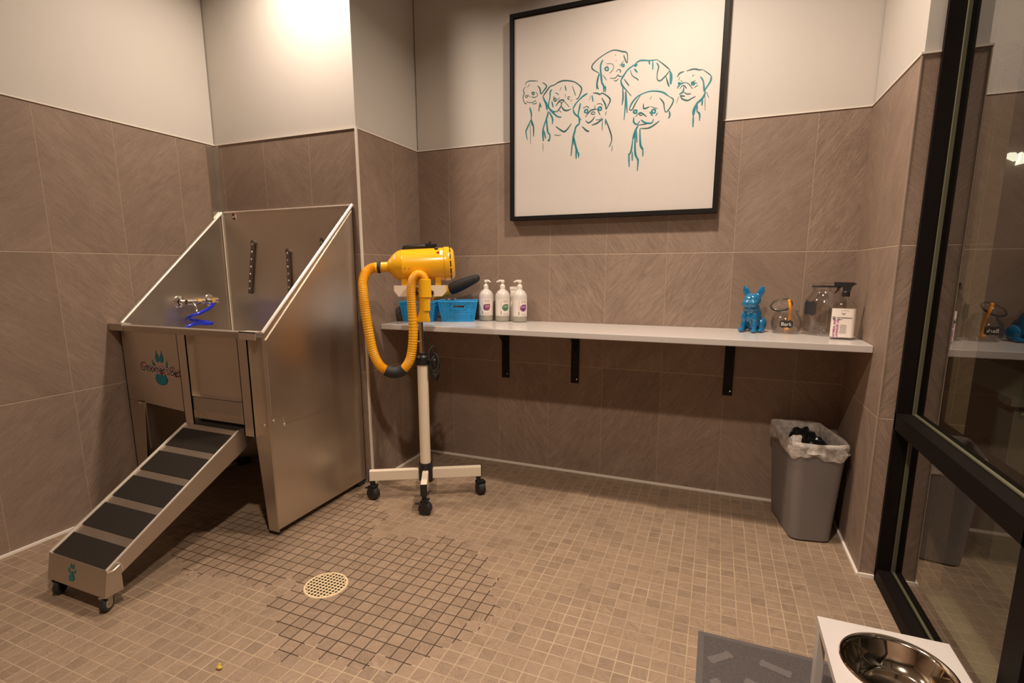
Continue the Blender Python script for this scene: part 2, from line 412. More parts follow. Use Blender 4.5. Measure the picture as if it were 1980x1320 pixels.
b = MB(); b.box((-WL-.13, YF-.12, -.06), (XE+.12, .12, 0)); struct(b.build('floor', M['floor'], uvbox='floor'))
b = MB(); b.box((-WL-.13, YF-.12, H), (2.5, .12, H+.1)); struct(b.build('ceiling', M['ceiling']))
# metal trims
b = MB(); e = .004
b.box((-WL, YF, T-.003), (-WL+e, -D1, T+.003)); b.box((-WL+e, -D1-e, T-.003), (-.0045, -D1, T+.003)); b.box((0, -D1+.0045, T-.003), (e, -e, T+.003))
b.box((0, -e, T-.003), (W-e, 0, T+.003)); b.box((W-e, -D2-e, T-.003), (W, 0, T+.003)); b.box((W, -D2-e, T-.003), (XE, -D2, T+.003))
struct(b.build('trim_1', M['trim']))
b = MB(); b.box((-.004, -D1-.006, 0), (.006, -D1+.004, T+.003)); struct(b.build('trim_2', M['trim']))
b = MB(); b.box((W-.002, -D2-.002, 0), (W+.002, -D2+.003, T-.0035)); struct(b.build('trim_4', M['cornertrim']))
b = MB(); b.box((-WL, -D1-.055, .6), (-WL+.008, -D1-.0, T-.01)); b.box((-WL, -D1-.012, .6), (-WL+.04, -D1, T-.01)); struct(b.build('trim_3', M['steel']))
for nm, lo, hi in (('baseboard_left', (-WL, YF), (-WL+.010, -D1)), ('baseboard_back', (0, -.010), (W, 0)), ('baseboard_right', (W-.010, -D2-.008), (W, -.0)), ('baseboard_corner', (0, -D1), (.010, 0))):
    b = MB(); b.box((lo[0], lo[1], 0), (hi[0], hi[1], .013), .002); struct(b.build(nm, M['trim']))
b = MB(); b.box((W, -D2-.008, 0), (XE, -D2, .013)); struct(b.build('baseboard_end', M['trim']))
# ------------------------------------------------------------------ window wall on the right
GX = XE+.057; GP = XE+.039; X2 = XE+.114; JY = -D2-.008; RZ0, RZ1 = .585, .643; SZ = .047; MY0, MY1 = -1.43, -1.50
win = struct(bpy.data.objects.new('window_1', None)); C.objects.link(win); win.location = (XE, -1.5, 0)
b = MB()
b.box((XE, JY-.012, 0), (X2, JY+.006, H)); b.box((GX+.012, JY-.045, 0), (X2, JY, H))
b.box((XE, YF, 0), (X2, JY, SZ)); b.box((XE, YF, RZ0), (X2, JY, RZ1)); b.box((XE, MY1, 0), (X2, MY0, H)); b.box((XE, YF, 2.6), (X2, JY, H))
fr = b.build('window_frame', M['frame'], win)
b = MB()
for z0, z1 in ((SZ, RZ0), (RZ1, 2.6)):
    for y0, y1 in ((MY0, JY-.012), (YF, MY1)):
        b.box((GX-.012, y1-.010, z0), (GX-.002, y1, z1)); b.box((GX-.012, y0, z0), (GX-.002, y0+.010, z1)); b.box((GX-.010, y0, z0), (GX-.002, y1, z0+.004)); b.box((GX-.010, y0, z1-.004), (GX-.002, y1, z1))
b.build('glazing_bead', M['bead'], win)
for z0, z1 in ((SZ, RZ0), (RZ1, 2.6)):
    for y0, y1 in ((MY0, JY-.012), (YF, MY1)):
        b = MB(); b.face([(GP, y0, z0), (GP, y1, z0), (GP, y1, z1), (GP, y0, z1)]); b.build('glass_pane', M['glass'], win)
# the dim space past the glass
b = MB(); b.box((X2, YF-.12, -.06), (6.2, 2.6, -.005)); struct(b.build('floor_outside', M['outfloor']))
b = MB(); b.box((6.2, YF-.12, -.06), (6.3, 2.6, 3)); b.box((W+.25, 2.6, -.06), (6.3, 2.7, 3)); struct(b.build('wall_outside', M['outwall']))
b = MB(); b.box((2.72, -.28, 0), (2.98, 2.5, .635)); b.box((2.70, -.30, .635), (3.0, 2.5, .665)); tag(b.build('half_wall', M['ledge']), 'low grey ledge in the dim space behind the glass', 'ledge')
wl = thing('wall_lamp', 'small glowing white lamp with two fins seen through the dark glass', 'lamp', (LX, LY, LZ))  # unidentified white shape, emission added so it shows bright
b = MB(); b.prism([(LX-.083, LZ+.012), (LX-.05, LZ+.03), (LX-.015, LZ+.028), (LX+.008, LZ+.0), (LX+.0, LZ-.03), (LX-.04, LZ-.008)], 1, LY-.06, LY); b.prism([(LX+.012, LZ-.06), (LX+.022, LZ+.03), (LX+.06, LZ-.01), (LX+.14, LZ-.03)], 1, LY-.06, LY); b.build('lamp_shade', M['lampglow'], wl)
b = MB(); b.box((LX-.01, LY-.02, LZ-.015), (LX+.04, LY+.002, LZ+.01)); b.build('lamp_mount', M['blackmetal'], wl)
# ------------------------------------------------------------------ dog bathing tub
XL, XR, YB, YT = -.935, -.040, -.563, -1.173
tub = thing('dog_bath', 'tall stainless steel dog bathing tub with sloped sides in the corner', 'bathtub', (-.49, -.87, 0))
def sheet(name, pts, axis, a0, a1, mat=None, parent=tub): return MB().prism(pts, axis, a0, a1).build(name, mat or M['steel'], parent)
sheet('side_panel', [(YB, .03), (YT, .03), (YT, .885), (YB, 1.455)], 0, XR-.004, XR)
sheet('side_panel', [(YB, .03), (YT+.05, .03), (YT, .5), (YT, .885), (YB, 1.455)], 0, XL, XL+.004)
# upper lap sheet on the right side
b = MB().prism([(YB-.03, .490), (YT+.08, .490), (YT+.07, .52), (YT+.012, .545), (YT+.012, .86), (YB-.01, 1.43), (YB-.01, .55)], 0, XR, XR+.0045); b.build('lap_sheet', M['steel'], tub)
b = MB(); b.box((XL, YB-.004, .03), (XR, YB, 1.455)); b.build('back_panel', M['steel'], tub)
# basin
b = MB(); b.prism([(YB-.004, .60), (YT+.006, .565), (YT+.006, .555), (YB-.004, .58)], 0, XL+.004, XR-.004); b.build('basin_floor', M['steel'], tub)
# front: left apron, legs, header above the step opening
b = MB()
b.prism([(XL, .535), (-.495, .505), (-.495, .872), (XL, .872)], 1, YT, YT+.004)
b.build('front_panel', M['steel'], tub)
b = MB(); b.box((-.102, YT, .501), (XR, YT+.004, .872)); b.build('front_panel', M['steel'], tub)
def leg(x0, x1, x2, x3, ztop):
    q = MB().prism([(x0, .02), (x1, .02), (x3, ztop), (x2, ztop)], 1, YT, YT+.004)
    return q
q = leg(XL, XL+.055, XL, XL+.115, .5325); q.box((XL, YT, .02), (XL+.004, YT+.06, .54)); q.box((XL+.112, YT+.002, .30), (XL+.118, YT+.03, .535)); q.build('leg', M['steel'], tub)
q = leg(XR-.055, XR, XR-.090, XR, .50); q.build('leg', M['steel'], tub)
for x in (XL+.03, XR-.03):
    MB().box((x-.018, YT+.006, 0), (x+.018, YT+.036, .03)).build('foot', M['rubber'], tub)
    MB().box((x-.025, YB-.06, 0), (x+.025, YB-.006, .03)).build('foot', M['rubber'], tub)
# posts of the lift-out gate, each a folded channel
for x in (-.506, -.147):
    q = MB(); q.box((x, YT-.034, .455), (x+.056, YT-.030, .875)); q.box((x, YT-.034, .455), (x+.004, YT, .875)); q.box((x+.052, YT-.034, .455), (x+.056, YT, .875))
    q.build('gate_post', M['steel'], tub)
g = MB().box((-.452, YT-.012, .545), (-.145, YT-.009, .872)).build('gate', M['steel'], tub)
q = MB(); q.box((-.450, YT-.030, .535), (-.147, YT-.026, .598)); q.box((-.450, YT-.030, .595), (-.147, YT-.010, .600), .001); q.build('cross_rail', M['steel_warm'], g)
MB().box((-.455, YT-.008, .492), (-.143, YT-.004, .536)).build('sill', M['steel'], tub)
# rolled front rail in three lengths
q = MB(); q.box((XL-.012, YT-.042, .870), (XL+.085, YT+.004, .902), .003); q.build('front_rail', M['steel_warm'], tub)
q = MB(); q.box((XL+.085, YT-.038, .868), (-.125, YT+.004, .896), .005); q.build('front_rail', M['steel_warm'], tub)
q = MB(); q.box((-.125, YT-.040, .866), (XR+.004, YT-.036, .898)); q.box((-.125, YT-.040, .894), (XR+.004, YT+.004, .898)); q.build('front_rail', M['steel_edge'], tub)
for x in (XL+.003, XR-.001):
    MB().tube([(x, YT, .890), (x, YB, 1.458)], .0080, 8).build('rolled_edge', M['steel_edge'], tub)
MB().tube([(XL, YB-.002, 1.457), (XR, YB-.002, 1.457)], .005, 8).build('rolled_edge', M['steel_edge'], tub)
MB().tube([(XL+.012, YB-.010, .52), (XL+.012, YB-.010, 1.45)], .0028, 6).build('corner_seam', M['trim'], tub)
MB().tube([(XR, YT, .03), (XR, YT, .885)], .0035, 6).build('corner_seam', M['steel_warm'], tub)
# tether bars with eyelets on the back wall
for x0, z0, x1, z1 in ((-.703, 1.300, -.760, 1.012), (-.463, 1.250, -.470, .985), (-.228, 1.300, -.245, 1.0)):
    q = MB(); dx = (x1-x0); L = math.hypot(dx, z1-z0); Mr = Matrix.Translation(((x0+x1)/2, YB-.012, (z0+z1)/2)) @ Matrix.Rotation(math.atan2(dx, -(z1-z0))*-1, 4, 'Y')
    q.box((-.012, -.004, -L/2), (.012, .004, L/2), .003, M=Mr); q.cyl(Mr @ Vector((0, .010, L/2-.01)), Mr @ Vector((0, -.006, L/2-.01)), .014, n=14); q.cyl(Mr @ Vector((0, .010, -L/2+.02)), Mr @ Vector((0, -.006, -L/2+.02)), .010, n=12)
    bar = q.build('tether_bar', M['barsteel'], tub)
    for k in range(7): MB().ball(Mr @ Vector((0, -.005, -L/2+.03+k*(L-.05)/6)), (.0052, .004, .0052), seg=8).build('stud', M['chrome'], bar, smooth=True)
# bolts
for p in ((XR+.002, -1.095, .483), (XR+.002, -1.150, .515), (XR+.002, -.613, .552), (XR+.002, -.597, .496)):
    MB().ball(p, (.004, .006, .006), seg=8).build('bolt', M['chrome'], tub, smooth=True)
for p in ((-.856, YT-.002, .52), (-.069, YT-.002, .497)):
    MB().ball(p, (.006, .004, .006), seg=8).build('bolt', M['chrome'], tub, smooth=True)
# flag sticker on the back panel
fl = MB().box((-.848, YB-.0055, 1.418), (-.824, YB-.004, 1.450)).build('flag_sticker', M['label'], tub)
q = MB(); q.box((-.848, YB-.006, 1.437), (-.836, YB-.0055, 1.450)); q.box((-.848, YB-.006, 1.418), (-.824, YB-.0055, 1.427)); q.build('printed_field', M['flagblue'], fl)
q = MB()
for k in range(3): q.box((-.836 if k > 0 else -.836, YB-.006, 1.446-k*.007), (-.824, YB-.0055, 1.449-k*.007))
q.build('printed_stripes', M['red'], fl)
# paw emblem and lettering on the apron
EX, EZ, NY = Vector((1, 0, 0)), Vector((0, 0, 1)), Vector((0, -1, 0))
def paw(O, s, ex=EX, ez=EZ, nrm=NY, off=.001, grow=0.0):
    q = MB()
    def drop(cx, cy, rx, ry, tilt=0, tip=0):
        pts = []
        for k in range(20):
            a = 2*PI*k/20; x = rx*math.cos(a)*(1-.25*math.sin(a)); y = ry*math.sin(a)
            if tip and k == 5: y += tip
            x, y = x*(1+grow), y*(1+grow*.4)
            pts.append((s*(cx+x*math.cos(tilt)-y*math.sin(tilt)), s*(cy+x*math.sin(tilt)+y*math.cos(tilt))))
        q.poly(pts, O, ex, ez, nrm, off)
    drop(-.15, .60, .115, .21, .08, .14); drop(.15, .60, .115, .21, -.08, .14)
    drop(-.42, .22, .075, .2, .35, .12); drop(.42, .22, .075, .2, -.35, .12)
    pad = [(-.14, .18), (.13, .18), (.17, -.05), (.28, -.20), (.37, -.34), (.38, -.48), (.30, -.60), (.16, -.67), (-.04, -.68), (-.22, -.64), (-.34, -.52), (-.38, -.38), (-.33, -.24), (-.22, -.12)]
    q.poly([(s*x*(1+grow), s*y*(1+grow*.3)) for x, y in pad], O, ex, ez, nrm, off)
    return q
LO = Vector((-.682, YT, .690))
lg = paw(LO, .098).build('paw_emblem', M['teal'], tub)
paw(LO, .098, off=.0006, grow=.10).build('emblem_outline', M['textdark'], lg)
def lettering(name, body, size, O, ex, ez, nrm, off, mat, parent, bold=0, arc=0, slant=0, space=1.0, sy=1.0, sx=1.0):
    q = MB()
    for f in text_polys(body, size, space, bold):
        try: q.poly([(x*sx, y*sy+slant*x+arc*x*x) for x, y, _ in f], O, ex, ez, nrm, off)
        except ValueError: pass
    return q.build(name, mat, parent)
LT = LO+Vector((.004, 0, .004))
for nm, bold, off, m in (('lettering_border', .0042, .0014, 'red'), ('lettering_halo', .0030, .0018, 'label'), ('lettering', .0006, .0022, 'textdark')):
    lettering(nm, "Groomer's Best", .058, LT, EX, EZ, NY, off, M[m], tub, bold=bold, space=.92, sy=1.05, sx=.80, slant=-.05)
# taps on the left wall of the tub and the coiled hose
fx = XL+.055
tap = MB(); tap.cyl((fx, -.872, .980), (fx, -.690, .980), .017, n=14)
for y in (-.87, -.695): tap.cyl((XL+.004, y, .980), (fx+.006, y, .980), .013, n=14); tap.lathe([(.0, 0), (.032, 0), (.030, .006), (.016, .010)], (XL+.004, y, .980), 18, axis=(1, 0, 0))
tap = tap.build('tap', M['chrome'], tub, smooth=True)
MB().cyl((fx, -.815, .980), (fx, -.795, .980), .0205, n=8).build('brass_nut', M['brass'], tap, smooth=30); MB().cyl((fx+.002, -.735, .980), (fx+.002, -.715, .979), .0195, n=8).build('brass_nut', M['brass'], tap, smooth=30)
q = MB(); q.cyl((fx, -.765, .980), (fx, -.745, .980), .024, n=16); q.build('valve_ring', M['chrome'], tap, smooth=30)
q = MB(); q.tube([(fx+.01, -.842, .975), (fx+.035, -.846, .955), (fx+.045, -.850, .930)], [.009, .008, .006], 10); q.build('lever', M['chrome'], tap, smooth=True)
hp = [(fx, -.700, .975), (fx+.01, -.722, .962), (fx+.035, -.765, .944), (fx+.050, -.83, .925), (fx+.03, -.875, .908), (fx-.012, -.860, .890), (fx-.028, -.80, .876), (fx-.01, -.745, .864), (fx+.02, -.752, .858), (fx+.03, -.80, .862), (fx+.03, -.86, .866), (fx+.02, -.905, .846), (fx-.01, -.90, .80), (fx-.03, -.83, .77), (fx+.0, -.78, .74), (fx+.03, -.85, .71), (fx+.0, -.90, .67), (fx, -.84, .62), (fx, -.80, .545)]
MB().tube(spline(hp, 8), .0088, 10).build('spray_hose', M['bluehose'], tub, smooth=True)
# trap under the basin
q = MB(); q.lathe([(0, 0), (.055, .0), (.075, .02), (.078, .14), (.05, .17)], (-.20, -.93, .315), 24); q.tube([(-.20, -.93, .47), (-.14, -.95, .445), (-.06, -1.02, .44)], .014, 8); q.build('drain_trap', M['drainpan'], tub, smooth=True)
# ------------------------------------------------------------------ ramp
rp = thing('dog_ramp', 'sloping steel dog ramp with black grip strips leading up to the tub', 'ramp', (-.335, -1.48, 0))
RX0, RX1 = -.497, -.175
prof = [(-1.785, .060), (-1.768, .150), (-1.215, .472), (-1.11, .474), (-1.11, .455), (-1.195, .385), (-1.725, .120), (-1.725, .060)]
q = MB()
q.prism([(-1.768, .150), (-1.215, .472), (-1.11, .474), (-1.11, .466), (-1.213, .464), (-1.764, .142)], 0, RX0+.0042, RX1-.0042)
q.build('deck', M['steel_warm'], rp)
for x in (RX0, RX1-.004):
    q = MB().prism([(y, z) for y, z in prof], 0, x, x+.004)
    sk = q.build('side_skirt', M['steel_warm'], rp)
MB().prism([(-1.785, .060), (-1.768, .150), (-1.764, .150), (-1.781, .060)], 0, RX0+.0042, RX1-.0042).build('nose_panel', M['steel_warm'], rp)
for x in (RX0+.003, RX1-.003): MB().tube([(x, -1.768, .152), (x, -1.215, .474)], .0045, 8).build('edge_trim', M['steel_edge'], rp)
dd = Vector((0, .553, .322)).normalized(); dn = Vector((0, -dd.z, dd.y))
for k in range(5):
    y0 = -1.768+.004+k*.1125 if k == 0 else -1.692+.028+(k-1)*.1135
    y1 = -1.692 if k == 0 else y0+.0865
    P = lambda y, s, x: Vector((x, y, .150+(y+1.768)*.322/.553))+dn*s
    q = MB(); vs8 = [q.b.verts.new(P(y, s, x)) for s in (.0, .0022) for y in (y0, y1) for x in (RX0+.016, RX1-.016)]
    for f in ((0, 1, 3, 2), (4, 6, 7, 5), (0, 4, 5, 1), (2, 3, 7, 6), (0, 2, 6, 4), (1, 5, 7, 3)): q.b.faces.new([vs8[i] for i in f])
    q.build('grip_strip', M['grip'], rp)
MB().box((RX0+.02, -1.205, .474), (RX1-.02, -1.115, .4755)).build('grip_strip', M['grip'], rp)
pn = Vector((0, -.98, .186)); pw = paw(Vector((-.360, -1.7765, .105)), .040, off=.0012, ez=Vector((0, .186, .98)), nrm=pn).build('paw_emblem', M['teal'], rp)
def caster(x, y, parent, r=.026, wd=.018, top=.06, mt='rubber', hub='steel', rot=0, brake=False):
    Mx = Matrix.Translation((x, y, 0)) @ Matrix.Rotation(rot, 4, 'Z')
    q = MB(); q.prism([(-.016, top), (.016, top), (.012, r), (-.004, r-.004)], 0, -wd/2-.004, -wd/2-.001); q.prism([(-.016, top), (.016, top), (.012, r), (-.004, r-.004)], 0, wd/2+.001, wd/2+.004); q.box((-wd/2-.004, -.018, top-.005), (wd/2+.004, .018, top))
    for v in q.b.verts: v.co = Mx @ v.co
    c = q.build('caster', M[hub], parent)
    q = MB(); q.lathe([(0, -wd/2), (r-.004, -wd/2), (r, -wd/2+.004), (r, wd/2-.004), (r-.004, wd/2), (0, wd/2)], (0, 0, r), 24, axis=(1, 0, 0))
    for v in q.b.verts: v.co = Mx @ v.co
    q.build('wheel', M[mt], c, smooth=30)
    q = MB(); q.lathe([(0, -wd/2-.002), (r*.55, -wd/2-.002), (r*.62, -wd/2), (r*.3, -wd/2+.001), (r*.3, wd/2-.001), (r*.62, wd/2), (r*.55, wd/2+.002), (0, wd/2+.002)], (0, 0, r), 18, axis=(1, 0, 0))
    for v in q.b.verts: v.co = Mx @ v.co
    q.build('hub_cap', M[hub], c, smooth=30)
    if brake:
        q = MB(); q.box((-.006, .014, r+.016), (.006, r+.018, r+.022), .002)
        for v in q.b.verts: v.co = Mx @ v.co
        q.build('brake_lever', M['blackplas'], c)
    return c
caster(-.200, -1.768, rp, r=.029, rot=.5, hub='steel_warm'); caster(-.462, -1.768, rp, r=.029, rot=.5, hub='blackmetal')
MB().tube(spline([(RX1+.001, -1.768, .146), (RX1+.012, -1.755, .150), (RX1+.012, -1.735, .158), (RX1+.001, -1.722, .150), (RX1+.001, -1.720, .130)], 5), .0025, 6).build('wire_loop', M['steel_edge'], rp, smooth=True)
# ------------------------------------------------------------------ wall shelf
sh = thing('wall_shelf', 'long white wall shelf across the back wall on black brackets', 'shelf', (1.11, -.2, .828))
SZT = .856
MB().box((.002, -.430, SZT-.028), (W-.001, -.001, SZT), .003).build('shelf_board', M['shelf'], sh)
for x in (.550, .962, 1.738):
    q = MB(); q.box((x-.022, -.007, .522), (x+.022, -.001, SZT-.029)); q.box((x-.022, -.36, SZT-.035), (x+.022, -.001, SZT-.029)); q.prism([(-.007, .70), (-.007, .712), (-.13, SZT-.034), (-.145, SZT-.034)], 0, x-.004, x+.004)
    br = q.build('bracket', M['blackmetal'], sh); br['label'] = 'black steel bracket'
    MB().cyl((x+.012, -.0095, .545), (x+.012, -.0071, .545), .0038, n=8).build('screw', M['chrome'], br)
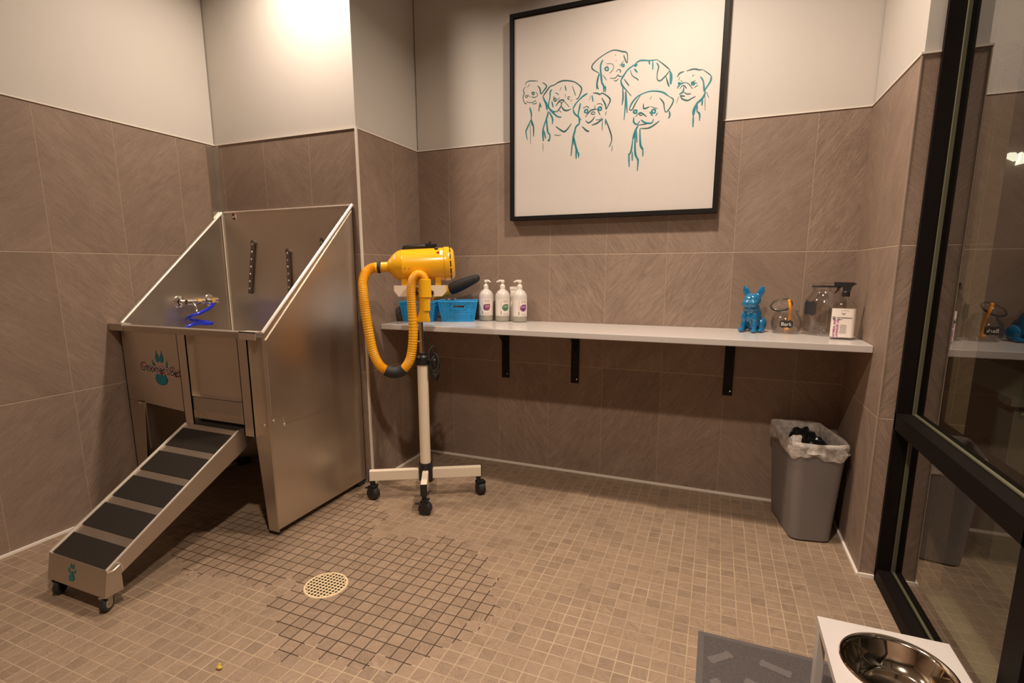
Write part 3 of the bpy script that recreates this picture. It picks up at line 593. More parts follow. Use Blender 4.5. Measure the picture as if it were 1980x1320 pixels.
# ------------------------------------------------------------------ painting of pugs
PX0, PX1, PZ0, PZ1 = .595, 1.637, 1.402, 2.420
pt = thing('framed_painting', 'large white canvas with seven teal line drawn pugs in thin black frame', 'painting', (1.116, -.01, 1.911))
q = MB(); fw = .019
for lo, hi in (((PX0, PZ0), (PX1, PZ0+fw)), ((PX0, PZ1-fw), (PX1, PZ1)), ((PX0, PZ0+fw), (PX0+fw, PZ1-fw)), ((PX1-fw, PZ0+fw), (PX1, PZ1-fw))): q.box((lo[0], -.046, lo[1]), (hi[0], -.002, hi[1]))
q.build('picture_frame', M['blackmetal'], pt)
MB().box((PX0+fw+.003, -.034, PZ0+fw+.003), (PX1-fw-.003, -.006, PZ1-fw-.003)).build('canvas', M['canvas'], pt)
STROKES = [[(3,[(-0.439,0.168),(-0.433,0.18),(-0.418,0.185),(-0.39,0.182),(-0.37,0.178)]),(3,[(-0.414,0.169),(-0.428,0.156)]),(4.5,[(-0.372,0.157),(-0.36,0.142),(-0.355,0.12),(-0.349,0.117),(-0.337,0.131),(-0.324,0.146),(-0.33,0.158),(-0.346,0.169)]),(3,[(-0.437,0.16),(-0.449,0.148),(-0.445,0.129),(-0.451,0.112),(-0.449,0.097),(-0.442,0.082),(-0.43,0.077)]),(3,[(-0.44,0.116),(-0.432,0.119),(-0.426,0.113),(-0.434,0.108),(-0.44,0.116)]),(2.5,[(-0.424,0.12),(-0.412,0.106)]),(4.5,[(-0.389,0.123),(-0.391,0.119),(-0.396,0.118),(-0.4,0.12),(-0.402,0.124),(-0.4,0.128),(-0.396,0.129),(-0.391,0.127),(-0.389,0.123)]),(2.5,[(-0.382,0.129),(-0.371,0.112),(-0.389,0.103),(-0.405,0.109)]),(2.5,[(-0.434,0.089),(-0.414,0.081),(-0.389,0.083),(-0.381,0.09)]),(3,[(-0.401,0.074),(-0.385,0.072),(-0.375,0.078)]),(6,[(-0.414,0.057),(-0.405,0.027),(-0.406,-0.001)]),(5,[(-0.406,-0.001),(-0.43,-0.047),(-0.434,-0.061),(-0.427,-0.1)]),(9,[(-0.406,0.002),(-0.4,-0.031)]),(4.5,[(-0.405,-0.002),(-0.393,-0.039),(-0.392,-0.087)]),(2,[(-0.413,-0.023),(-0.409,-0.074),(-0.409,-0.122)]),(4.5,[(-0.359,0.076),(-0.364,0.034)]),(4.5,[(-0.357,0.069),(-0.353,0.051)])],[(4.5,[(-0.343,0.103),(-0.329,0.119),(-0.306,0.144),(-0.282,0.15),(-0.259,0.16),(-0.228,0.163),(-0.182,0.152),(-0.155,0.133),(-0.141,0.115),(-0.148,0.09),(-0.158,0.072),(-0.169,0.07)]),(8,[(-0.343,0.103),(-0.333,0.08),(-0.323,0.062),(-0.32,0.035)]),(5,[(-0.294,0.129),(-0.304,0.12),(-0.305,0.095),(-0.311,0.067),(-0.309,0.042),(-0.285,0.023),(-0.269,0.025)]),(3,[(-0.189,0.133),(-0.181,0.112),(-0.171,0.086)]),(3,[(-0.245,0.135),(-0.253,0.119)]),(5,[(-0.227,0.14),(-0.22,0.115)]),(4.5,[(-0.271,0.079),(-0.273,0.074),(-0.278,0.073),(-0.283,0.076),(-0.285,0.08),(-0.283,0.085),(-0.278,0.086),(-0.273,0.083),(-0.271,0.079)]),(3,[(-0.278,0.111),(-0.266,0.108),(-0.26,0.098)]),(3,[(-0.289,0.09),(-0.28,0.095)]),(3.5,[(-0.254,0.087),(-0.266,0.075)]),(3,[(-0.198,0.082),(-0.208,0.085),(-0.211,0.077),(-0.201,0.071)]),(2,[(-0.225,0.1),(-0.223,0.082)]),(2,[(-0.188,0.071),(-0.197,0.06)]),(4.5,[(-0.273,0.049),(-0.254,0.071),(-0.234,0.073),(-0.23,0.067)]),(3,[(-0.23,0.067),(-0.203,0.037)]),(3,[(-0.254,0.066),(-0.242,0.061),(-0.232,0.067)]),(4,[(-0.246,0.063),(-0.245,0.046),(-0.269,0.018)]),(4.5,[(-0.244,0.044),(-0.23,0.026),(-0.214,0.021),(-0.193,0.026)]),(5,[(-0.295,0.073),(-0.287,0.045)]),(2.5,[(-0.259,0.03),(-0.243,0.015)]),(5,[(-0.309,0.042),(-0.292,0.023),(-0.264,-0.002),(-0.243,-0.007)]),(5,[(-0.308,0.024),(-0.29,-0.01),(-0.292,-0.037)]),(6,[(-0.312,0.028),(-0.322,-0.007),(-0.336,-0.041),(-0.341,-0.07),(-0.338,-0.114)]),(5,[(-0.335,-0.063),(-0.326,-0.102)]),(6,[(-0.322,-0.007),(-0.315,-0.068),(-0.303,-0.088),(-0.307,-0.113),(-0.313,-0.11)]),(4.5,[(-0.272,-0.049),(-0.232,-0.077),(-0.212,-0.069),(-0.19,-0.043)]),(2,[(-0.279,-0.088),(-0.263,-0.093),(-0.243,-0.093)]),(1.5,[(-0.341,-0.123),(-0.339,-0.165)])],[(5.5,[(-0.111,0.089),(-0.131,0.08),(-0.154,0.063),(-0.172,0.045),(-0.183,0.025)]),(5,[(-0.183,0.025),(-0.175,0.003),(-0.156,-0.015),(-0.14,-0.032)]),(6,[(-0.146,0.047),(-0.151,0.021),(-0.156,-0.006),(-0.15,-0.024),(-0.149,-0.049)]),(4.5,[(-0.083,0.088),(-0.06,0.083),(-0.049,0.077),(-0.036,0.081),(-0.008,0.062),(0.003,0.045),(-0.004,0.026),(-0.016,0.006),(-0.02,0.027),(-0.039,0.06)]),(2.5,[(-0.095,0.076),(-0.101,0.057)]),(5,[(-0.088,0.078),(-0.082,0.048)]),(5.5,[(-0.107,0.006),(-0.109,0.001),(-0.115,-0.001),(-0.121,0.002),(-0.123,0.008),(-0.121,0.013),(-0.115,0.015),(-0.109,0.012),(-0.107,0.006)]),(3,[(-0.132,0.023),(-0.113,0.029),(-0.1,0.019)]),(6,[(-0.038,0.011),(-0.041,0.005),(-0.046,0.004),(-0.052,0.007),(-0.055,0.012),(-0.052,0.017),(-0.047,0.019),(-0.041,0.016),(-0.038,0.011)]),(3.5,[(-0.072,0.03),(-0.073,0.016)]),(2.5,[(-0.063,0.034),(-0.044,0.034),(-0.033,0.025)]),(4,[(-0.06,0.011),(-0.045,-0.018)]),(4,[(-0.119,-0.021),(-0.096,0.006),(-0.077,0.011),(-0.062,0.011)]),(2.5,[(-0.07,-0.007),(-0.073,-0.011),(-0.08,-0.011),(-0.088,-0.009),(-0.091,-0.004),(-0.088,-0.001),(-0.08,0.0),(-0.073,-0.002),(-0.07,-0.007)]),(4,[(-0.117,-0.037),(-0.102,-0.049),(-0.083,-0.038),(-0.072,-0.022)]),(4.5,[(-0.086,-0.061),(-0.06,-0.055),(-0.038,-0.041),(-0.029,-0.037)]),(2,[(-0.066,-0.038),(-0.046,-0.039),(-0.037,-0.027)]),(3.5,[(-0.014,-0.004),(-0.019,-0.022)]),(7,[(-0.149,-0.049),(-0.166,-0.061),(-0.173,-0.086),(-0.182,-0.117)]),(5,[(-0.182,-0.117),(-0.189,-0.199)]),(8,[(-0.177,-0.107),(-0.164,-0.161),(-0.156,-0.184)]),(5,[(-0.156,-0.184),(-0.15,-0.191),(-0.15,-0.211)]),(6,[(-0.163,-0.161),(-0.162,-0.215)]),(4,[(-0.179,-0.106),(-0.177,-0.146)]),(4.5,[(-0.134,-0.063),(-0.112,-0.084),(-0.097,-0.089)]),(4,[(-0.018,-0.038),(0.0,-0.081),(0.014,-0.121),(0.015,-0.149),(0.004,-0.172)]),(3,[(0.019,-0.166),(0.018,-0.194)]),(3.5,[(-0.033,-0.037),(-0.033,-0.089)]),(5,[(-0.017,-0.042),(-0.016,-0.066)])],[(4,[(-0.055,0.175),(-0.089,0.198),(-0.087,0.219),(-0.047,0.248),(0.009,0.268),(0.053,0.256),(0.077,0.245),(0.079,0.203),(0.069,0.218),(0.061,0.239)]),(7,[(-0.039,0.231),(-0.049,0.207),(-0.045,0.16),(-0.039,0.122)]),(5,[(-0.01,0.188),(-0.012,0.183),(-0.018,0.181),(-0.024,0.184),(-0.026,0.19),(-0.024,0.195),(-0.018,0.196),(-0.013,0.193),(-0.01,0.188)]),(3,[(-0.031,0.193),(-0.014,0.202)]),(2,[(-0.021,0.212),(0.006,0.208),(0.016,0.193),(0.007,0.176),(-0.005,0.166)]),(5,[(0.066,0.193),(0.064,0.19),(0.06,0.189),(0.056,0.191),(0.054,0.195),(0.056,0.198),(0.06,0.199),(0.064,0.197),(0.066,0.193)]),(3,[(0.043,0.194),(0.062,0.214)]),(3,[(0.027,0.169),(0.039,0.179),(0.049,0.171),(0.046,0.162)]),(3,[(-0.002,0.145),(0.023,0.142),(0.037,0.154),(0.045,0.146),(0.059,0.147)]),(3,[(0.018,0.134),(0.028,0.128),(0.04,0.138)]),(3,[(-0.037,0.164),(-0.017,0.138)]),(3,[(0.021,0.247),(0.024,0.244)]),(3,[(0.025,0.222),(0.028,0.219)]),(6,[(-0.055,0.173),(-0.064,0.135),(-0.066,0.103)]),(4,[(-0.053,0.17),(-0.064,0.126),(-0.056,0.101)]),(7,[(-0.041,0.132),(-0.031,0.112),(-0.03,0.087)]),(5,[(-0.033,0.112),(-0.023,0.107),(-0.022,0.083)])],[(6,[(0.05,0.125),(0.066,0.15),(0.085,0.173),(0.118,0.191)]),(5,[(0.117,0.193),(0.141,0.204),(0.183,0.198),(0.218,0.197)]),(4,[(0.218,0.197),(0.254,0.167),(0.278,0.144)]),(4,[(0.278,0.144),(0.26,0.122),(0.236,0.103),(0.222,0.112),(0.221,0.139),(0.226,0.165),(0.216,0.184)]),(11,[(0.113,0.184),(0.127,0.189)]),(6,[(0.114,0.171),(0.129,0.153)]),(3,[(0.095,0.169),(0.105,0.143),(0.13,0.124),(0.135,0.116)]),(6,[(0.053,0.125),(0.058,0.106),(0.089,0.07)]),(3.5,[(0.089,0.07),(0.104,0.052)]),(4.5,[(0.067,0.132),(0.092,0.099)]),(6,[(0.181,0.197),(0.184,0.181)]),(5,[(0.198,0.195),(0.2,0.157)]),(9,[(0.278,0.14),(0.284,0.117),(0.284,0.082)]),(4.5,[(0.261,0.118),(0.271,0.088),(0.278,0.072)]),(4.5,[(0.061,0.105),(0.065,0.05),(0.061,0.016)]),(6,[(0.076,0.076),(0.078,0.025),(0.073,-0.053)]),(5,[(0.079,0.071),(0.087,-0.022)])],[(5,[(0.096,-0.009),(0.11,0.022),(0.138,0.048),(0.189,0.062),(0.245,0.053),(0.279,0.029)]),(4,[(0.279,0.029),(0.3,0.011),(0.286,-0.021),(0.268,-0.039),(0.26,-0.018),(0.255,0.005),(0.237,0.027)]),(4,[(0.147,0.049),(0.124,0.015),(0.111,-0.011),(0.096,-0.009)]),(6,[(0.134,-0.022),(0.132,-0.027),(0.126,-0.029),(0.121,-0.026),(0.118,-0.021),(0.12,-0.016),(0.126,-0.014),(0.131,-0.017),(0.134,-0.022)]),(6,[(0.22,-0.029),(0.218,-0.035),(0.212,-0.037),(0.206,-0.034),(0.203,-0.028),(0.206,-0.022),(0.211,-0.02),(0.218,-0.023),(0.22,-0.029)]),(4.5,[(0.163,0.011),(0.166,-0.012),(0.192,-0.006)]),(3,[(0.197,-0.006),(0.23,-0.019)]),(4,[(0.231,-0.037),(0.222,-0.05)]),(5,[(0.193,-0.029),(0.208,-0.049)]),(3.5,[(0.127,-0.045),(0.148,-0.028),(0.165,-0.037),(0.18,-0.05)]),(3,[(0.161,-0.037),(0.158,-0.04),(0.153,-0.041),(0.148,-0.039),(0.145,-0.035),(0.147,-0.032),(0.153,-0.031),(0.158,-0.033),(0.161,-0.037)]),(5,[(0.12,-0.046),(0.12,-0.067),(0.135,-0.08),(0.149,-0.065)]),(5,[(0.154,-0.061),(0.176,-0.077),(0.205,-0.08),(0.213,-0.063)]),(4,[(0.143,-0.083),(0.181,-0.083)]),(4,[(0.151,-0.1),(0.191,-0.102),(0.219,-0.089),(0.24,-0.075)]),(2.5,[(0.199,0.039),(0.193,0.026)]),(8,[(0.143,-0.083),(0.129,-0.11),(0.119,-0.146)]),(5,[(0.119,-0.146),(0.113,-0.198),(0.102,-0.22)]),(7,[(0.102,-0.211),(0.106,-0.273)]),(8,[(0.129,-0.11),(0.132,-0.204),(0.141,-0.233)]),(6,[(0.141,-0.233),(0.148,-0.248),(0.146,-0.295)]),(5,[(0.134,-0.106),(0.139,-0.162)]),(8,[(0.151,-0.103),(0.156,-0.173),(0.169,-0.197)]),(5,[(0.169,-0.197),(0.17,-0.228)]),(5,[(0.118,-0.203),(0.12,-0.245)]),(5,[(0.282,-0.034),(0.287,-0.053),(0.281,-0.068)])],[(4.5,[(0.312,0.109),(0.322,0.124),(0.341,0.129)]),(4.5,[(0.351,0.13),(0.383,0.134),(0.408,0.127),(0.421,0.127)]),(3.5,[(0.421,0.127),(0.447,0.107),(0.46,0.094)]),(6,[(0.46,0.094),(0.458,0.073),(0.438,0.041),(0.434,0.031)]),(6,[(0.433,0.032),(0.431,0.054),(0.426,0.079),(0.414,0.097)]),(3,[(0.322,0.108),(0.319,0.094)]),(3,[(0.328,0.092),(0.335,0.087)]),(5,[(0.326,0.08),(0.325,0.078),(0.323,0.077),(0.32,0.079),(0.319,0.081),(0.32,0.083),(0.322,0.084),(0.325,0.082),(0.326,0.08)]),(5,[(0.314,0.06),(0.327,0.077),(0.347,0.081)]),(3,[(0.347,0.081),(0.363,0.074),(0.382,0.05)]),(6,[(0.389,0.072),(0.387,0.068),(0.384,0.067),(0.38,0.069),(0.378,0.073),(0.38,0.076),(0.383,0.077),(0.387,0.075),(0.389,0.072)]),(2.5,[(0.373,0.079),(0.394,0.084)]),(3.5,[(0.391,0.073),(0.401,0.072)]),(3.5,[(0.39,0.054),(0.404,0.063)]),(3,[(0.325,0.057),(0.337,0.069),(0.348,0.065),(0.356,0.054)]),(5,[(0.343,0.063),(0.341,0.043),(0.324,0.033)]),(3.5,[(0.344,0.04),(0.36,0.03),(0.376,0.03)]),(4,[(0.329,0.029),(0.337,0.025),(0.35,0.022)]),(4,[(0.329,0.026),(0.34,0.011),(0.362,0.002),(0.379,0.008),(0.397,0.016)]),(2,[(0.377,0.104),(0.386,0.11)]),(8,[(0.439,0.031),(0.428,0.004),(0.404,-0.015)]),(9,[(0.404,-0.015),(0.394,-0.042),(0.392,-0.065)]),(5.5,[(0.392,-0.065),(0.393,-0.117)]),(8,[(0.406,-0.018),(0.407,-0.051)]),(5,[(0.407,-0.051),(0.419,-0.063),(0.42,-0.092)]),(6,[(0.428,-0.001),(0.427,-0.027)]),(3,[(0.438,0.018),(0.442,-0.05)]),(2.5,[(0.443,0.028),(0.456,0.002)]),(1.5,[(0.323,0.024),(0.314,-0.005)])]]
for dog in STROKES:
    q = MB()
    for i, (wd, pts) in enumerate(dog): q.ribbon(pts, wd*.00140, Vector((1.116, -.0345, 1.911)), EX, EZ, NY, .00003*i)
    thick = [wd >= 5 for wd, pts in dog for _ in range((len(pts)-1)*4)]
    o = q.build('pug_drawing', M['teal'], pt, mats=[M['teal'], M['inkdark']])
    for p, tk in zip(o.data.polygons, thick): p.material_index = 0 if tk else 1
# ------------------------------------------------------------------ dryer stand and dryer
DP = Vector((.342, -.575, 0)); DA = Vector((.882, .471, 0)).normalized(); DN = Vector((DA.y, -DA.x, 0))   # along the barrel; towards the viewer's side
MD = Matrix(((DA.x, -DN.x, 0, DP.x), (DA.y, -DN.y, 0, DP.y), (0, 0, 1, 0), (0, 0, 0, 1)))     # local x along barrel, -y towards viewer
st = thing('dryer_stand', 'cream rolling dryer stand with crossed legs and black casters', 'stand', (DP.x, DP.y, 0))
def D_(q): 
    for v in q.b.verts: v.co = MD @ v.co
    return q
D_(MB().lathe([(0, .09), (.036, .09), (.038, .10), (.038, .150), (.034, .160), (.033, .180), (0, .180)], (0, 0, 0), 24)).build('hub', M['blackplas'], st, smooth=30)
for a in range(4):
    Mr = Matrix.Rotation(a*PI/2, 4, 'Z'); Ln = .285 if a % 2 == 0 else .215
    q = MB(); q.box((.034, -.015, .096), (Ln-.004, .015, .148), .003)
    for v in q.b.verts: v.co = MD @ (Mr @ v.co)
    lg = q.build('leg', M['cream'], st)
    q = MB(); q.box((Ln-.004, -.016, .094), (Ln, .016, .150)); q.box((Ln-.03, -.010, .058), (Ln-.006, .010, .096))
    for v in q.b.verts: v.co = MD @ (Mr @ v.co)
    q.build('end_cap', M['blackplas'], lg)
    e = MD @ (Mr @ Vector((Ln-.016, 0, 0)))
    cs = caster(e.x+(.008 if a else .012), e.y-.006, st, r=.0315, wd=.036, top=.072, hub='blackplas', rot=.9+a*.3, brake=True)
D_(MB().cyl((0, 0, .176), (0, 0, .690), .0265, n=28)).build('lower_pole', M['cream'], st, smooth=30)
q = MB(); q.lathe([(0, .684), (.031, .684), (.031, .722), (.022, .732), (.022, .742), (0, .742)], (0, 0, 0), 20); q.cyl((.02, -.01, .705), (.055, -.03, .705), .008, n=10); q.ball((.058, -.032, .705), .013, seg=10); D_(q).build('clamp', M['blackplas'], st, smooth=30)
D_(MB().cyl((0, 0, .735), (0, 0, 1.00), .0135, n=18)).build('upper_pole', M['chrome'], st, smooth=30)
q = MB(); q.box((-.034, -.034, .995), (.062, .034, 1.020), .003); D_(q).build('mount_block', M['cream'], st)
q = MB(); q.prism([(-.118, 1.070), (.125, 1.070), (.125, 1.040), (.104, 1.018), (-.098, 1.018), (-.118, 1.045)], 1, -.052, -.048); q.prism([(-.118, 1.070), (.125, 1.070), (.125, 1.040), (.104, 1.018), (-.098, 1.018), (-.118, 1.045)], 1, .048, .052); q.box((-.098, -.050, 1.018), (.104, .050, 1.022)); D_(q).build('cradle', M['cream'], st)
q = MB(); q.box((-.02, -.075, 1.028), (.03, -.05, 1.042)); q.cyl((.055, -.075, 1.035), (.055, -.05, 1.035), .012, n=12); D_(q).build('nozzle_clip', M['blackplas'], st)
q = MB(); q.tube(spline([(-.012, -.02, .80), (-.03, -.03, .805), (-.052, -.03, .80), (-.060, -.03, .812)], 4), .003, 6); D_(q).build('cord_hook', M['cream'], st, smooth=True)
# dryer
AZ = 1.163
dr = thing('pet_dryer', 'yellow barrel shaped pet dryer with looped ribbed hose on the cream stand', 'dryer', (DP.x, DP.y, 1.022))
AX = Vector((1, 0, .05)).normalized()
q = MB(); q.lathe([(.024, -.178), (.024, -.148), (.034, -.140), (.058, -.118), (.072, -.096), (.076, -.080), (.078, -.076), (.076, -.072), (.0765, .116), (.080, .120), (.080, .140), (.074, .156), (.060, .166), (0, .168)], (0, 0, AZ), 40, axis=AX); D_(q).build('motor_barrel', M['yellow'], dr, smooth=35)
q = MB(); u, v = frame(AX)
for k in range(14):
    a = 2*PI*k/14; d0 = u*math.cos(a)+v*math.sin(a); t_ = AX.cross(d0)
    c0 = Vector((0, 0, AZ))+AX*.148+d0*.0775
    q.face([c0+t_*.013-AX*.003+d0*.001, c0+t_*.013+AX*.003-d0*.001, c0-t_*.013+AX*.003-d0*.001, c0-t_*.013-AX*.003+d0*.001])
D_(q).build('air_slots', M['textdark'], dr)
q = MB(); q.lathe([(.0255, -.196), (.0275, -.194), (.0275, -.184), (.0255, -.182)], (0, 0, AZ), 24, axis=AX); D_(q).build('coupling_ring', M['rubber'], dr, smooth=True)
q = MB(); q.tube([(-.075, 0, AZ+.072), (-.07, 0, AZ+.084), (.075, 0, AZ+.092), (.088, 0, AZ+.078)], [.008, .009, .010, .010], 8); q.box((.03, -.012, AZ+.086), (.085, .012, AZ+.102), .003); q.ball((.082, -.030, AZ+.074), .010, seg=10); q.cyl((.05, -.008, AZ+.10), (.055, -.01, AZ+.108), .006, n=8); D_(q).build('carry_handle', M['blackplas'], dr, smooth=35)
for s in (-.062, -.040): D_(MB().ball((s, -.0745, AZ-.014), (.0035, .003, .0035), seg=8)).build('rivet', M['chrome'], dr, smooth=True)
q = MB(); q.ball((.090, -.056, AZ+.057), (.007, .005, .007), seg=10); D_(q).build('switch', M['red'], dr, smooth=True)
def barrel_patch(s0, s1, a0, a1, r, mat, name):
    q = MB(); n = 6; g = [[q.b.verts.new(Vector((0, 0, AZ))+AX*s+Vector((0, -math.cos(a0+(a1-a0)*k/n), math.sin(a0+(a1-a0)*k/n)))*rr) for k in range(n+1)] for s, rr in ((s0, r[0]), (s1, r[1]))]
    for k in range(n): q.b.faces.new((g[0][k], g[0][k+1], g[1][k+1], g[1][k]))
    D_(q).build(name, mat, dr)
barrel_patch(.098, .112, .55, .95, (.0772, .0772), M['label'], 'rating_plate')
barrel_patch(-.136, -.108, .50, .95, (.0405, .067), M['label'], 'warning_label')
for s in (-.07, .088):
    q = MB(); q.box((s-.013, -.046, 1.064), (s+.013, -.040, 1.108)); q.box((s-.013, .040, 1.064), (s+.013, .046, 1.108)); q.box((s-.013, -.046, 1.064), (s+.013, .046, 1.070)); D_(q).build('foot', M['yellow'], dr)
hz = [(-.196, 0, AZ-.010), (-.222, -.012, AZ-.014), (-.245, -.035, AZ-.035), (-.255, -.065, AZ-.075), (-.252, -.085, 1.03), (-.247, -.09, .96), (-.236, -.09, .86), (-.221, -.09, .765), (-.196, -.09, .705), (-.160, -.09, .675), (-.115, -.09, .665), (-.075, -.09, .688), (-.048, -.09, .738), (-.034, -.09, .835), (-.034, -.09, .955), (-.036, -.092, 1.04), (-.028, -.094, 1.092), (-.006, -.095, 1.118), (.018, -.095, 1.112), (.032, -.095, 1.078)]
path = spline(hz, 26)
q = MB(); q.tube(path, [.0215+.0016*math.cos(i*PI*.66) for i in range(len(path))], 14); D_(q).build('hose', M['yellowhose'], dr, smooth=60)
q = MB(); q.tube(spline([(-.212, -.004, AZ-.012), (-.20, -.001, AZ-.011), (-.182, 0, AZ-.009)], 3), .0245, 16); D_(q).build('hose_cuff', M['yellow'], dr, smooth=30)
q = MB(); q.tube(spline([(-.166, -.09, .678), (-.135, -.09, .666), (-.105, -.09, .668), (-.082, -.09, .681)], 3), .0285, 16); D_(q).build('hose_sleeve', M['rubber'], dr, smooth=30)
q = MB(); q.lathe([(.024, 1.100), (.029, 1.098), (.030, 1.03), (.031, 1.018), (.026, 1.015), (.023, .985), (.0225, .955)], (.027, -.095, 0), 24)
q.tube([(.022, -.095, .957), (.018, -.095, .93), (.014, -.095, .912), (.014, -.095, .902)], .0001, 12, caps=False)
D_(q).build('nozzle', M['yellow'], dr, smooth=35)
q = MB(); rings = []
for z, rx, ry, x in ((1.015, .026, .026, .026), (.975, .023, .022, .023), (.940, .024, .018, .019), (.918, .031, .014, .016), (.906, .034, .012, .015), (.903, .033, .011, .015)):
    rings.append([q.b.verts.new((x+rx*math.cos(2*PI*k/20), -.095+ry*math.sin(2*PI*k/20), z)) for k in range(20)])
for A_, B_ in zip(rings, rings[1:]):
    for k in range(20): q.b.faces.new((A_[k], A_[(k+1) % 20], B_[(k+1) % 20], B_[k]))
q.b.faces.new(rings[-1]); D_(q).build('flat_nozzle', M['yellow'], dr, smooth=50)
q = MB()
cp = []
for k in range(60):
    t_ = k/59; a = t_*2*PI*3.2
    cp.append((.048+.022*math.sin(a)+.018*t_, .02+.03*math.cos(a*.5), .70-.055*math.cos(a)-.03*t_+.02*math.sin(a*.37)))
cp = [(-.03, .03, 1.01), (-.02, .03, .9), (.03, .02, .79)]+cp+[(.07, .02, .60), (.05, .0, .62), (.02, .0, .66), (-.04, .0, .665)]
q.tube(spline(cp, 4), .0042, 8); D_(q).build('power_cord', M['rubber'], dr, smooth=True)
# ------------------------------------------------------------------ baskets
def basket(w0, d0, w1, d1, h, hole=True):
    """lattice tub: rim, floor, upright and level ribs, a grip hole front and back"""
    q = MB(); t_ = .0016
    def lerp(a, b, k): return a+(b-a)*k
    def side(pa0, pb0, pa1, pb1, n, m, grip):
        pa0, pb0, pa1, pb1 = map(Vector, (pa0, pb0, pa1, pb1)); nrm = (pb0-pa0).cross(pa1-pa0).normalized()*t_
        def P(u, v): return lerp(lerp(pa0, pb0, u), lerp(pa1, pb1, u), v)
        def strip(u0, v0, u1, v1):
            A = [P(u0, v0), P(u1, v0), P(u1, v1), P(u0, v1)]; B = [p+nrm for p in A]
            V = [q.b.verts.new(p) for p in A+B]
            for f in ((0, 1, 2, 3), (7, 6, 5, 4), (0, 4, 5, 1), (1, 5, 6, 2), (2, 6, 7, 3), (3, 7, 4, 0)): q.b.faces.new([V[i] for i in f])
        hb = 0.52/n; hm = .40/m
        def inh(u, v): return grip and .30 < u < .70 and .60 < v < .83
        for i in range(n+1):
            u = i/n
            if grip and .30 < u < .70: strip(max(0, u-hb/2), 0, min(1, u+hb/2), .60); strip(max(0, u-hb/2), .83, min(1, u+hb/2), 1)
            else: strip(max(0, u-hb/2), 0, min(1, u+hb/2), 1)
        for j in range(m+1):
            v = j/m
            if grip and .60 < v < .83: strip(0, v-hm/2, .30, v+hm/2); strip(.70, v-hm/2, 1, v+hm/2)
            else: strip(0, max(0, v-hm/2), 1, min(1, v+hm/2))
        if grip: strip(.28, .57, .72, .62); strip(.28, .81, .72, .86); strip(.28, .57, .32, .86); strip(.68, .57, .72, .86)
    b0 = [(-w0/2, -d0/2, 0), (w0/2, -d0/2, 0), (w0/2, d0/2, 0), (-w0/2, d0/2, 0)]; b1 = [(-w1/2, -d1/2, h), (w1/2, -d1/2, h), (w1/2, d1/2, h), (-w1/2, d1/2, h)]
    for i, n in ((0, 18), (1, 12), (2, 18), (3, 12)):
        j = (i+1) % 4; side(b0[i], b0[j], b1[i], b1[j], n, 9, i % 2 == 0)
    q.box((-w0/2, -d0/2, 0), (w0/2, d0/2, .002))
    for i in range(4):
        q.tube([b1[i], b1[(i+1) % 4]], .0042, 8)
    for i in range(4): q.tube([b0[i], b1[i]], .003, 8)
    return q
B1 = thing('storage_basket', 'blue plastic lattice basket next to the first pump bottle', 'basket', (.315, -.128, SZT), group='blue lattice baskets on the shelf')
ba = .40
Mb = Matrix.Translation((.315, -.128, SZT)) @ Matrix.Rotation(ba, 4, 'Z')
bk = basket(.172, .105, .212, .135, .113).build('basket_body', M['bluebasket'], B1, M=Mb)
c1 = bk
B2 = B1.copy(); C.objects.link(B2); B2.location = (.116, -.212, SZT); B2.scale = (.93, .93, .96); B2['label'] = 'blue lattice basket farther left, partly hidden behind the dryer hose'
o = c1.copy(); C.objects.link(o); o.parent = B2; B2.rotation_euler = (0, 0, -.15)
# leaning hand dryer / tool with thick black grip
tl = thing('grooming_tool', 'hand tool with thick black grip and yellow neck sticking up from the basket', 'tool', (.22, -.10, .96))
ta, tb = Vector((.128, -.085, .985)), Vector((.395, -.066, 1.092)); td = (tb-ta).normalized()
q = MB(); q.lathe([(0, 0), (.022, 0), (.025, .05), (.028, .10), (.030, .125), (.030, .135)], ta, 18, axis=td); q.build('neck', M['yellow'], tl, smooth=40)
q = MB(); q.lathe([(0, .12), (.031, .122), (.034, .14), (.033, .20), (.027, .25), (.023, .285), (.020, .300), (.012, .309), (0, .311)], ta, 20, axis=td); q.build('grip', M['rubber'], tl, smooth=40)
cl = thing('comb', 'small chrome clip lying on the rim of the front basket', 'clip', (.30, -.185, SZT+.117))
q = MB(); q.cyl((.270, -.195, SZT+.122), (.318, -.172, SZT+.122), .0045, n=8); q.ball((.318, -.172, SZT+.122), .007, seg=8); q.ball((.285, -.188, SZT+.124), (.012, .006, .004), seg=8); q.build('clip_body', M['chrome'], cl, smooth=True); cl.name = 'metal_clip'
# ------------------------------------------------------------------ pump bottles
def wrap(q, pts, r, z0, a_c, c, off):
    # polygon (arc length, height) wrapped on an upright cylinder of radius r facing angle a_c
    q.b.faces.new([q.b.verts.new((c[0]+(r+off)*math.cos(a_c+p[0]/r), c[1]+(r+off)*math.sin(a_c+p[0]/r), z0+p[1])) for p in pts])
def wrap_rect(q, u0, v0, u1, v1, r, z0, a, c, off, n=8):
    for k in range(n):
        ua, ub = u0+(u1-u0)*k/n, u0+(u1-u0)*(k+1)/n; wrap(q, [(ua, v0), (ub, v0), (ub, v1), (ua, v1)], r, z0, a, c, off)
def wrap_disc(q, cu, cv, rr, r, z0, a, c, off, corner=True):
    # split to vertical slices so it follows the curve
    us = [cu-rr*math.cos(PI*i/16) for i in range(17)]
    for i in range(16):
        def rng(u):
            x = max(-.999, min(.999, (u-cu)/rr)); y = math.sqrt(1-x*x)*rr
            top = rr if (corner and x >= 0) else y
            return cv-y, cv+top
        a0, a1 = rng(us[i]), rng(us[i+1]); wrap(q, [(us[i], a0[0]), (us[i+1], a1[0]), (us[i+1], a1[1]), (us[i], a0[1])], r, z0, a, c, off)
BR = .0405
